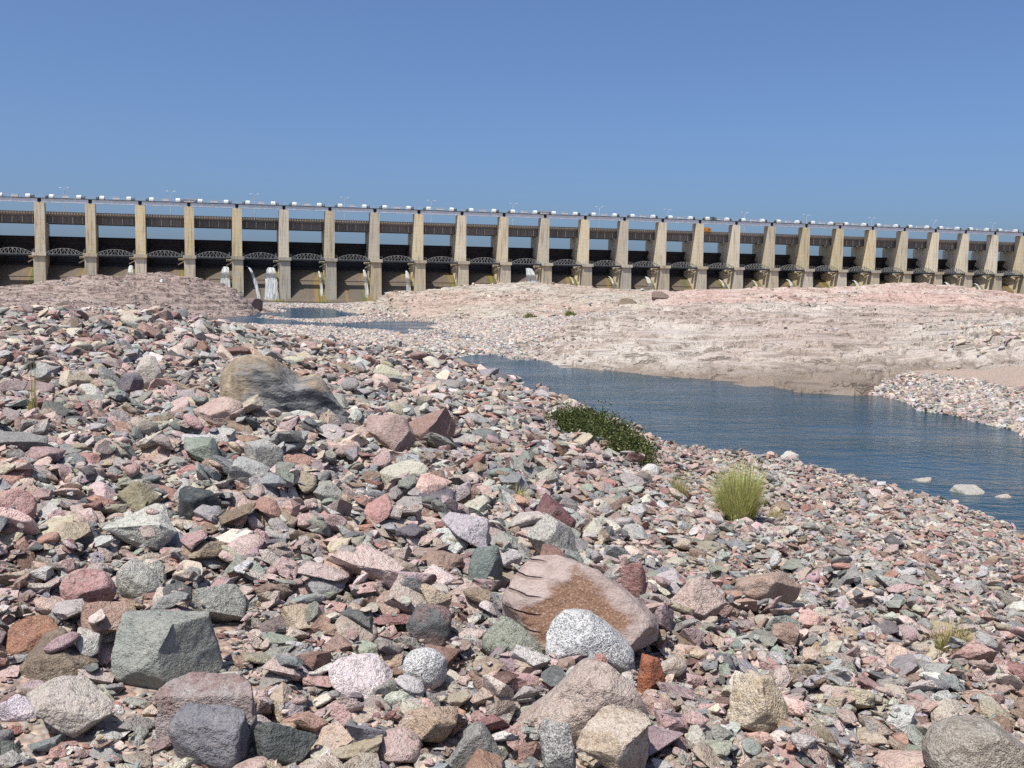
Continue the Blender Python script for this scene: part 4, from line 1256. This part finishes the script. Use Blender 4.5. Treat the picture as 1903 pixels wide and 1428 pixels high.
# ------------------------------------------------------------------ scatter of all other stones
FSH = np.array([at_z(a, b, 0) for a, b in ((960,664),(985,668),(1080,681),(1160,691),(1300,702),(1400,712),(1500,723),(1600,731),(1700,755),(1800,780),(1903,806),(2050,850),(2300,935))])
FSP, FSD = in_frame_px(FSH[:, 0], FSH[:, 1]), FSH[:, 1]
def far_bank(x, y):
    p = in_frame_px(x, y)
    return (p > FSP[0]) & (y > np.interp(p, FSP, FSD) - 1.0)
SPOTS = {k: [] for k in ("x", "y", "z", "a", "b", "c", "yaw", "tx", "ty", "pz")}
def stack_zone(y0, y1, cell, classes, umax=0.62, seed=1, dens=1.0):
    """drops stones of many sizes on a height map, so that they lie on and against each other"""
    rg = np.random.default_rng(seed)
    X0, X1 = -umax * y1 - 1, umax * y1 + 1
    nx, ny = int((X1 - X0) / cell), int((y1 - y0 + 2) / cell)
    Y0 = y0 - 1
    gx = X0 + (np.arange(nx) + .5) * cell
    gy = Y0 + (np.arange(ny) + .5) * cell
    step = max(1, int(round(0.12 / cell)))
    HX, HY = np.meshgrid(gx, gy)
    # terrain on a coarser lattice, interpolated
    cxs, cys = gx[::step], gy[::step]
    CH = ground_h(*np.meshgrid(cxs, cys))
    fx = np.interp(np.arange(nx), np.arange(0, nx, step), np.arange(len(cxs)))
    fy = np.interp(np.arange(ny), np.arange(0, ny, step), np.arange(len(cys)))
    ix, iy = np.minimum(fx.astype(int), len(cxs) - 2), np.minimum(fy.astype(int), len(cys) - 2)
    tx, ty = (fx - ix)[None, :], (fy - iy)[:, None]
    H = (CH[np.ix_(iy, ix)] * (1 - tx) * (1 - ty) + CH[np.ix_(iy, ix + 1)] * tx * (1 - ty)
         + CH[np.ix_(iy + 1, ix)] * (1 - tx) * ty + CH[np.ix_(iy + 1, ix + 1)] * tx * ty)
    G = H.copy()
    MASK = np.zeros(H.shape, bool)
    for (hx, hy, ha, hb, hr, hz, hh) in HERO_E:
        if hy < Y0 - 1 or hy > y1 + 2:
            continue
        dx, dy = HX - hx, HY - hy
        c_, s_ = math.cos(hr), math.sin(hr)
        q = ((dx * c_ + dy * s_) / (ha * 0.86)) ** 2 + ((-dx * s_ + dy * c_) / (hb * 0.86)) ** 2
        MASK |= q < 1
    # candidates
    cand = []
    area = umax * (y1 ** 2 - y0 ** 2)
    for mult, cover, dmax in classes:
        ym = min(y1, dmax)
        if ym <= y0:
            continue
        ar = umax * (ym ** 2 - y0 ** 2)
        smin = float(np.min(size_field(np.zeros(20), np.linspace(y0, ym, 20)))) * 0.6 * mult
        n = int(cover * dens * ar / (0.6 * smin ** 2))
        y = np.sqrt(rg.uniform(y0 ** 2, ym ** 2, n))
        x = rg.uniform(-umax, umax, n) * y
        s = size_field(x, y) * mult * np.exp(rg.normal(0, 0.18, n))
        keep = rg.random(n) < (smin / (size_field(x, y) * mult)) ** 2
        cand.append(np.stack([x[keep], y[keep], s[keep], rg.normal(mult, .8, keep.sum())], 1))
    cand = np.concatenate(cand)
    # open sandy patches between the stones
    patch = fbm(cand[:, 0] * 0.55 + 3, cand[:, 1] * 0.4, octs=3)
    cand = cand[(patch < 0.30) | (rg.random(len(cand)) < 0.45)]
    cand = cand[~far_bank(cand[:, 0], cand[:, 1])]
    order = np.argsort(rg.random(len(cand)) + 0.55 * np.tanh(cand[:, 3] - 1))
    off = np.array([(0, 0)] + [(math.cos(a) * q, math.sin(a) * q) for q in (.45, .8) for a in np.arange(6) * math.pi / 3 + q])
    ox, oy = off[:, 0].copy(), off[:, 1].copy()
    q2 = float((ox ** 2).sum())
    cand = cand[order]
    i_ = ((cand[:, 0] - X0) / cell).astype(int)
    j_ = ((cand[:, 1] - Y0) / cell).astype(int)
    inside = (i_ >= 2) & (i_ < nx - 2) & (j_ >= 2) & (j_ < ny - 2)
    cand, i_, j_ = cand[inside], i_[inside], j_[inside]
    g0 = G[j_, i_]
    n = len(cand)
    keep = ~MASK[j_, i_] & ((g0 >= -0.02) | ((g0 >= -0.3) & (rg.random(n) < 0.09 * np.clip(cand[:, 3], .2, 2))))
    cand, i_, j_, g0 = cand[keep], i_[keep], j_[keep], g0[keep]
    n = len(cand)
    s_ = cand[:, 2]
    a_ = s_ * 1.15
    b_ = a_ * rg.uniform(0.58, 0.95, n)
    c_ = s_ * rg.uniform(0.24, 0.56, n)
    r_ = (a_ + b_) / 4
    yaw = rg.uniform(0, 6.283, n)
    nt = rg.normal(0, 0.2, (n, 2))
    Hf, Mf = H.ravel(), MASK.ravel()
    xs, ys = cand[:, 0].tolist(), cand[:, 1].tolist()
    rl, cl, sl_, il, jl, gl_ = r_.tolist(), c_.tolist(), s_.tolist(), i_.tolist(), j_.tolist(), g0.tolist()
    zc_, gX, gY = np.full(n, np.nan), np.zeros(n), np.zeros(n)
    for k in range(n):
        x, y, r, c, i0, j0 = xs[k], ys[k], rl[k], cl[k], il[k], jl[k]
        rc = r / cell
        fi = (oy * rc + j0 + .5).astype(np.int64).clip(0, ny - 1) * nx + (ox * rc + i0 + .5).astype(np.int64).clip(0, nx - 1)
        if Mf[fi].any():
            continue
        hs = Hf[fi]
        sup = np.partition(hs, 5)[5]
        if sup - gl_[k] > 1.1 * sl_[k] + 0.12:                # do not build towers
            continue
        gx_ = min(.6, max(-.6, float(ox @ hs) / q2 / r))
        gy_ = min(.6, max(-.6, float(oy @ hs) / q2 / r))
        zc = sup + 0.33 * c
        zc_[k], gX[k], gY[k] = zc, gx_, gy_
        kk = int(rc) + 1
        ja, jb, ia, ib = max(j0 - kk, 0), min(j0 + kk + 1, ny), max(i0 - kk, 0), min(i0 + kk + 1, nx)
        dx = gx[ia:ib] - x
        w = 1 - ((dx * dx)[None, :] + ((gy[ja:jb] - y) ** 2)[:, None]) / (r * r)
        top = np.where(w > 0, zc + 0.42 * c * np.sqrt(np.abs(w)) + (gx_ * .6) * dx[None, :], -9)
        sub = H[ja:jb, ia:ib]
        np.maximum(sub, top, out=sub)
    ok_ = ~np.isnan(zc_)
    for nm, v in (("x", cand[:, 0]), ("y", cand[:, 1]), ("z", zc_), ("a", a_), ("b", b_), ("c", c_), ("yaw", yaw),
                  ("tx", np.arctan(gY) + nt[:, 0]), ("ty", -np.arctan(gX) + nt[:, 1]), ("pz", np.zeros(n))):
        SPOTS[nm] += list(v[ok_])

CL = [(2.2, .09, 99), (1.6, .27, 99), (1.15, .55, 99), (.8, .55, 99), (.52, .32, 24), (.33, .24, 12), (.2, .2, 6.0)]
stack_zone(1.9, 14, 0.022, CL, seed=11)
stack_zone(14, 62, 0.07, CL, umax=0.57, seed=12, dens=0.95)
n_stack = len(SPOTS["x"])

def flat_scatter(n, pxr, dr, sr, hmin, hmax, dens_fn=None, seed=5, on_rock=False, sink=0.3):
    rg = np.random.default_rng(seed)
    px = rg.uniform(*pxr, n)
    d = np.sqrt(rg.uniform(dr[0] ** 2, dr[1] ** 2, n))
    x = d * (px - IW / 2) / FPX
    h = ground_h(x, d)
    keep = (h > hmin) & (h < hmax)
    if dens_fn is not None:
        keep &= rg.random(n) < dens_fn(px, d, x, h)
    x, d, h = x[keep], d[keep], h[keep]
    k = len(x)
    s = np.exp(rg.uniform(np.log(sr[0]), np.log(sr[1]), k))
    el, th = rg.uniform(.6, .95, k), rg.uniform(.45, .8, k)
    for nm, v in zip(("x", "y", "z", "a", "b", "c", "yaw", "tx", "ty"),
                     (x, d, h + s * th * (0.5 - sink), s * 1.1, s * 1.1 * el, s * th, rg.uniform(0, 6.28, k), rg.normal(0, .2, k), rg.normal(0, .2, k))):
        SPOTS[nm] += list(v)
    SPOTS["pz"] += [1] * k
# gravel flats in the middle distance, riffle, far banks
flat_scatter(80000, (300, 1150), (60, 150), (.12, .42), 0.0, 1.2, seed=21)
flat_scatter(9000, (480, 760), (150, 340), (.25, .7), .0, 1.5, seed=22)
flat_scatter(34000, (840, 1260), (82, 145), (.12, .42), -.02, 2.2, seed=23)
flat_scatter(5000, (1780, 2250), (30, 44), (.08, .2), .1, .85, seed=27)
flat_scatter(32000, (1590, 2250), (24, 47), (.08, .26), -.04, .85, lambda p, d, x, h: (p > 1500 + np.abs(46 - d) * 8) * 1.0, seed=24)
flat_scatter(9000, (-300, 420), (60, 130), (.2, .8), .3, 3, seed=25)
flat_scatter(9000, (760, 1010), (48, 112), (.15, .42), -.12, .0, seed=26)          # stones standing in the riffle
def rock_rubble(k, n, sr, thr, seed, pxr=(0, 2100), pz=2):
    rg = np.random.default_rng(seed)
    X, Y, Z = OUT[k][1]
    i = rg.integers(0, X.size, n)
    x, y, z = X.flat[i] + rg.normal(0, .2, n), Y.flat[i] + rg.normal(0, .3, n), Z.flat[i]
    px = in_frame_px(x, y)
    keep = (fbm(x * .12 + seed, y * .07, octs=3) > thr) & (z > ground_h(x, y)) & (z > .05) & (px > pxr[0]) & (px < pxr[1])
    x, y, z = x[keep], y[keep], z[keep]
    m_ = len(x)
    s_ = np.minimum(np.exp(rg.normal(np.log(sr), .45, m_)), sr * 1.9)
    for nm, v in zip(("x", "y", "z", "a", "b", "c", "yaw", "tx", "ty"), (x, y, z + s_ * .12, s_ * 1.1, s_ * .85, s_ * .6, rg.uniform(0, 6.28, m_), rg.normal(0, .2, m_), rg.normal(0, .2, m_))):
        SPOTS[nm] += list(v)
    SPOTS["pz"] += [pz] * m_
rock_rubble(3, 3000, .18, .25, 31)
rock_rubble(3, 4000, .22, -.05, 32, (1740, 2100))
rock_rubble(2, 1500, .35, .25, 33)
rock_rubble(1, 2500, .35, .15, 34)
rock_rubble(0, 1500, .35, .1, 35, (-300, 560), 3)

A = {k: np.array(v, float) for k, v in SPOTS.items()}
NS = len(A["x"])
cls = (RNG.random(NS)[:, None] > np.cumsum(PZ[A["pz"].astype(int)], 1)).sum(1).clip(0, len(PAL) - 1)
# colours drift a little over the field: pinker to the right, greyer to the left
jit = np.exp(RNG.normal(0, 0.16, (NS, 1))) * (1 + RNG.normal(0, 0.04, (NS, 3)))
c1, c2 = np.clip(PC1[cls] * jit, .02, .8), np.clip(PC2[cls] * jit, .02, .85)
shape = RNG.integers(0, 24, NS)
rnd_shape = RNG.random(NS) < 0.10
shape[rnd_shape] = RNG.integers(24, 28, rnd_shape.sum())
spk = PSP[cls] * RNG.uniform(.15, .7, NS)
band = PBD[cls] * RNG.uniform(0, 2, NS)
rnd = RNG.random(NS)

# pick the 250 stones that show largest
PXS, PYS = to_px(np.stack([A["x"], A["y"], A["z"]], 1))
show = A["a"] * np.sqrt(A["b"] / A["a"]) / A["y"]
ok = (PXS > 5) & (PXS < IW - 5) & (PYS > 560) & (PYS < IH - 5)
rank = np.argsort(-np.where(ok, show, 0))
N_IND = 250
big = rank[:N_IND]
isbig = np.zeros(NS, bool)
isbig[big] = True

# labels: colour, form, nearest named stone and side; size words where several would share it
def form(i):
    t = A["c"][i] / A["a"][i]
    if shape[i] >= 24:
        return "rounded"
    return "flat" if t < 0.40 else ("blocky" if t > 0.56 else "angular")
lab = {}
for i in big:
    best = min(LAND, key=lambda q: math.hypot(A["x"][i] - q[1], A["y"][i] - q[2]) - q[3])
    dx, dy = A["x"][i] - best[1], A["y"][i] - best[2]
    side = ("right of" if dx > 0 else "left of") if abs(dx) > abs(dy) else ("behind" if dy > 0 else "in front of")
    lab.setdefault((PAL[cls[i]][0], form(i), side, best[0]), []).append((i, math.hypot(dx, dy)))
LBL = {}
CARD = ["nearest", "second nearest", "third nearest", "fourth nearest", "fifth nearest", "sixth nearest", "seventh nearest", "eighth nearest"]
for (cn, fm, side, lm), lst in lab.items():
    lst.sort(key=lambda q: q[1])
    for q, (i, _) in enumerate(lst):
        LBL[i] = f"{cn} {fm} stone {side} {lm}" if len(lst) == 1 else f"{cn} {fm} stone {side} {lm}, {CARD[min(q, 7)]}"
rot = np.stack([A["tx"], A["ty"], A["yaw"]], 1)
def quat_euler(tx, ty, yaw):
    return (Matrix.Rotation(ty, 3, 'Y') @ Matrix.Rotation(tx, 3, 'X') @ Matrix.Rotation(yaw, 3, 'Z')).to_euler('XYZ')
for i in big:
    o = link("stone", FINE[shape[i]], label=LBL[i], cat="stone", group="largest loose stones of the bank")
    o.location = (A["x"][i], A["y"][i], A["z"][i])
    o.scale = (A["a"][i], A["b"][i], A["c"][i])
    o.rotation_euler = quat_euler(A["tx"][i], A["ty"][i], A["yaw"][i])
    set_stone(o, c1[i], c2[i], spk[i], band[i], rnd[i])

# everything else: one mass of stones, instanced
def stone_mass(name, sel, label):
    idx = np.where(sel)[0]
    n = len(idx)
    me = bpy.data.meshes.new(name)
    me.vertices.add(n)
    me.vertices.foreach_set("co", np.stack([A["x"], A["y"], A["z"]], 1)[idx].astype(np.float32).ravel())
    def put(nm, typ, val, key):
        at = me.attributes.new(nm, typ, 'POINT')
        at.data.foreach_set(key, val.astype(np.float32 if typ != 'INT' else np.int32).ravel())
    tx_, ty_, yw = A["tx"][idx], A["ty"][idx], A["yaw"][idx]
    cx_, sx_, cy_, sy_, cz_, sz_ = np.cos(tx_), np.sin(tx_), np.cos(ty_), np.sin(ty_), np.cos(yw), np.sin(yw)
    m00, m10, m20 = cy_ * cz_ + sy_ * sx_ * sz_, cx_ * sz_, -sy_ * cz_ + cy_ * sx_ * sz_
    m21, m22 = sy_ * sz_ + cy_ * sx_ * cz_, cy_ * cx_
    eul = np.stack([np.arctan2(m21, m22), np.arcsin(np.clip(-m20, -1, 1)), np.arctan2(m10, m00)], 1)
    put("rot", 'FLOAT_VECTOR', eul, "vector")
    put("scl", 'FLOAT_VECTOR', np.stack([A["a"], A["b"], A["c"]], 1)[idx], "vector")
    put("idx", 'INT', shape[idx], "value")
    for nm, c in (("col", c1), ("col2", c2)):
        put(nm, 'FLOAT_COLOR', np.concatenate([c[idx], np.ones((n, 1))], 1), "color")
    for nm, c in (("spk", spk), ("band", band), ("rnd", rnd)):
        put(nm, 'FLOAT', c[idx], "value")
    me.materials.append(M_STONE)
    me.update()
    o = link(name, me, kind='stuff', label=label, cat="stones")
    ng = bpy.data.node_groups.new(name, 'GeometryNodeTree')
    ng.interface.new_socket("Geometry", in_out='INPUT', socket_type='NodeSocketGeometry')
    ng.interface.new_socket("Geometry", in_out='OUTPUT', socket_type='NodeSocketGeometry')
    N = ng.nodes
    gi, go = N.new("NodeGroupInput"), N.new("NodeGroupOutput")
    ci = N.new("GeometryNodeCollectionInfo")
    ci.inputs['Collection'].default_value = src
    ci.inputs['Separate Children'].default_value = True
    ci.inputs['Reset Children'].default_value = True
    iop = N.new("GeometryNodeInstanceOnPoints")
    iop.inputs['Pick Instance'].default_value = True
    def named(nm, typ):
        q = N.new("GeometryNodeInputNamedAttribute")
        q.data_type = typ
        q.inputs['Name'].default_value = nm
        return q.outputs[0]
    e2r = N.new("FunctionNodeEulerToRotation")
    ng.links.new(gi.outputs[0], iop.inputs['Points'])
    ng.links.new(ci.outputs[0], iop.inputs['Instance'])
    ng.links.new(named("idx", 'INT'), iop.inputs['Instance Index'])
    ng.links.new(named("rot", 'FLOAT_VECTOR'), e2r.inputs[0])
    ng.links.new(e2r.outputs[0], iop.inputs['Rotation'])
    ng.links.new(named("scl", 'FLOAT_VECTOR'), iop.inputs['Scale'])
    ng.links.new(iop.outputs[0], go.inputs[0])
    md = o.modifiers.new("stones", 'NODES')
    md.node_group = ng
    return o
stone_mass("gravel", ~isbig, "countless smaller pink and grey river stones covering the bank")
print("stones", NS, "stacked", n_stack)

# ------------------------------------------------------------------ plants
def bush(name, label, p_list, leaf, n, seed, hscale):
    rg = np.random.default_rng(seed)
    e = link(name, None, label=label, cat="bush")
    base = np.mean([p for p, *_ in p_list], 0)
    e.location = base
    V, F = [], []
    st = MB()
    tot = sum(r * r for _, r, _ in p_list)
    for p, r, h in p_list:
        c = p - base
        for k in range(int(26 * r / 0.5)):
            a, q = rg.uniform(0, 6.28), rg.uniform(.2, 1)
            tip = c + np.array([math.cos(a) * r * q, math.sin(a) * r * q, h * math.sqrt(max(.05, 1 - q * q * .9)) * (rg.uniform(.8, 1.08) if rg.random() < .8 else rg.uniform(1.1, 1.4))])
            mid = (c + tip) / 2 + np.array([0, 0, .12 * h])
            st.tube([c, mid, tip], [.008, .006, .002], 4)
        clumps = []
        for k in range(int(34 * r / 0.4)):
            a, q = rg.uniform(0, 6.28), math.sqrt(rg.random())
            zz = h * math.sqrt(max(.03, 1 - q * q)) * rg.uniform(.35, 1.05)
            clumps.append((c + np.array([math.cos(a) * r * q, math.sin(a) * r * q, zz]), rg.uniform(.06, .16)))
        m_ = int(n * r * r / tot)
        for k in range(m_):
            cc, cs = clumps[rg.integers(len(clumps))]
            o_ = cc + rg.normal(0, 1, 3) * cs * np.array([1, 1, .8])
            if o_[2] < 0:
                o_[2] = abs(o_[2])
            d = rg.normal(0, 1, 3) + np.array([0, 0, .6])
            d /= np.linalg.norm(d)
            s_ = np.cross(d, rg.normal(0, 1, 3))
            s_ /= np.linalg.norm(s_)
            l = leaf * rg.uniform(.6, 1.4)
            i0 = len(V)
            V += [o_, o_ + d * l * .5 + s_ * l * .28, o_ + d * l, o_ + d * l * .5 - s_ * l * .28]
            F.append((i0, i0 + 1, i0 + 2, i0 + 3))
    fm = mesh_from("foliage", V, F, M_LEAF)
    fm.materials.append(M_SHRUB)
    fm.polygons.foreach_set("material_index", (rg.random(len(F)) < 0.14).astype(np.int32))
    link("foliage", fm, e)
    link("stem", st.mesh("stem", M_STEM), e)
    return e
pl = []
for px, py, r, h in ((1052, 802, .32, .42), (1078, 810, .38, .54), (1108, 822, .40, .54), (1138, 838, .37, .48), (1166, 852, .32, .40), (1188, 862, .22, .26)):
    P = ground_pt(px, py, 1.2)
    pl.append((P, r, h))
bush("bush", "dark green low bush sprawling on the gravel bank above the pool", pl, 0.045, 24000, 4, 1)
for px, py, r, h, lb in ((985, 592, .7, .5, "tiny green shrub on far gravel, left one of two"), (1060, 588, .7, .6, "tiny green shrub on far gravel, right one of two")):
    P = ground_pt(px, py, .8)
    e = bush("shrub", lb, [(P, r, h)], 0.16, 900, int(px), 1)
    e['group'] = "tiny shrubs on the far gravel"
    e['category'] = "shrub"
    for ch in e.children:
        if ch.name.startswith("foliage"):
            ch.data.materials[0] = M_SHRUB

def tuft(name, label, P, n, h, spread, mat, seed, group=None, lean=0.5):
    rg = np.random.default_rng(seed)
    V, F = [], []
    for k in range(n):
        a = rg.uniform(0, 6.28)
        r0 = spread * 0.35 * math.sqrt(rg.random())
        b = np.array([math.cos(a) * r0, math.sin(a) * r0, -.02])
        a2 = a + rg.normal(0, .6)
        out = np.array([math.cos(a2), math.sin(a2), 0])
        L_ = h * (rg.uniform(.35, 1.0) if rg.random() < .85 else rg.uniform(.9, 1.35))
        ln = lean * rg.random() ** .8
        w = 0.0022 * rg.uniform(.7, 1.5) * (1 + h)
        sd = np.array([-out[1], out[0], 0]) * w
        i0 = len(V)
        for s in range(5):
            t = s / 4
            c = b + np.array([0, 0, 1]) * L_ * t * (1 - .25 * ln * t) + out * spread * ln * t ** 1.7 + rg.normal(0, .004, 3)
            ww = sd * (1 - t * .85)
            V += [c - ww, c + ww]
            if s:
                q = i0 + 2 * s
                F.append((q - 2, q - 1, q + 1, q))
    me = mesh_from(name, V, F, mat)
    me.materials.append(M_DRY)
    dry_ = np.repeat(rg.random(n) < (0.3 if mat is M_GRASS else 1.0), 4).astype(np.int32)
    me.polygons.foreach_set("material_index", dry_)
    o = link(name, me, label=label, cat="grass", group=group)
    o.location = P
    return o
P = ground_pt(1372, 968, 1.3)
tuft("grass_tuft", "tall feathery yellow green grass tuft on the slope above the shore", P, 2300, 0.60, 0.48, M_GRASS, 1, lean=0.62)
for px, py, n, h, sp, lb in ((1262, 926, 260, .32, .25, "thin dry grass tuft just left of the tall green tuft"),
                             (955, 925, 220, .12, .26, "yellowing low grass among stones above the maroon block"),
                             (1765, 1205, 240, .18, .22, "sparse yellow green grass on the right slope"),
                             (1440, 968, 160, .2, .25, "wispy dry grass at the right foot of the tall green tuft"),
                             (60, 770, 40, .5, .12, "a few dry stalks among stones near the left edge")):
    tuft("dry_grass", lb, ground_pt(px, py, 2), n, h, sp, M_DRY, px, "dry grass tufts")

# dark loose blocks on the pale outcrop, white bird-sized stone on the ledge
for k, (px, d, w, h, lb, c) in enumerate(((1162, 138, 2.6, 1.3, "brown block with a dark hollow on the pale outcrop, left of two", (0.34, .27, .2)),
                                          (1222, 136, 2.4, 1.3, "dark brown block on the pale outcrop, right of two", (0.2, .14, .11)),
                                          (303, 172, .55, .6, "small bright white stone on the crest of the rock ledge", (0.85, .85, .83)),
                                          (470, 196, 3.6, 3.2, "dark knob of rock at the right end of the rock ledge", (0.2, .14, .13)))):
    Q = surface_at(px, d)
    o = link("boulder", stone_mesh("boulder", 300 + k, cuts=8, sub=4, pw=3), label=lb, cat="boulder")
    o.location = (Q[0], Q[1], Q[2] + h * .3)
    o.scale = (w, w * .8, h)
    set_stone(o, c, tuple(x * .7 for x in c) if k != 2 else c, .2 if k != 2 else 0, .2 if k != 2 else 0, .3 + .1 * k)
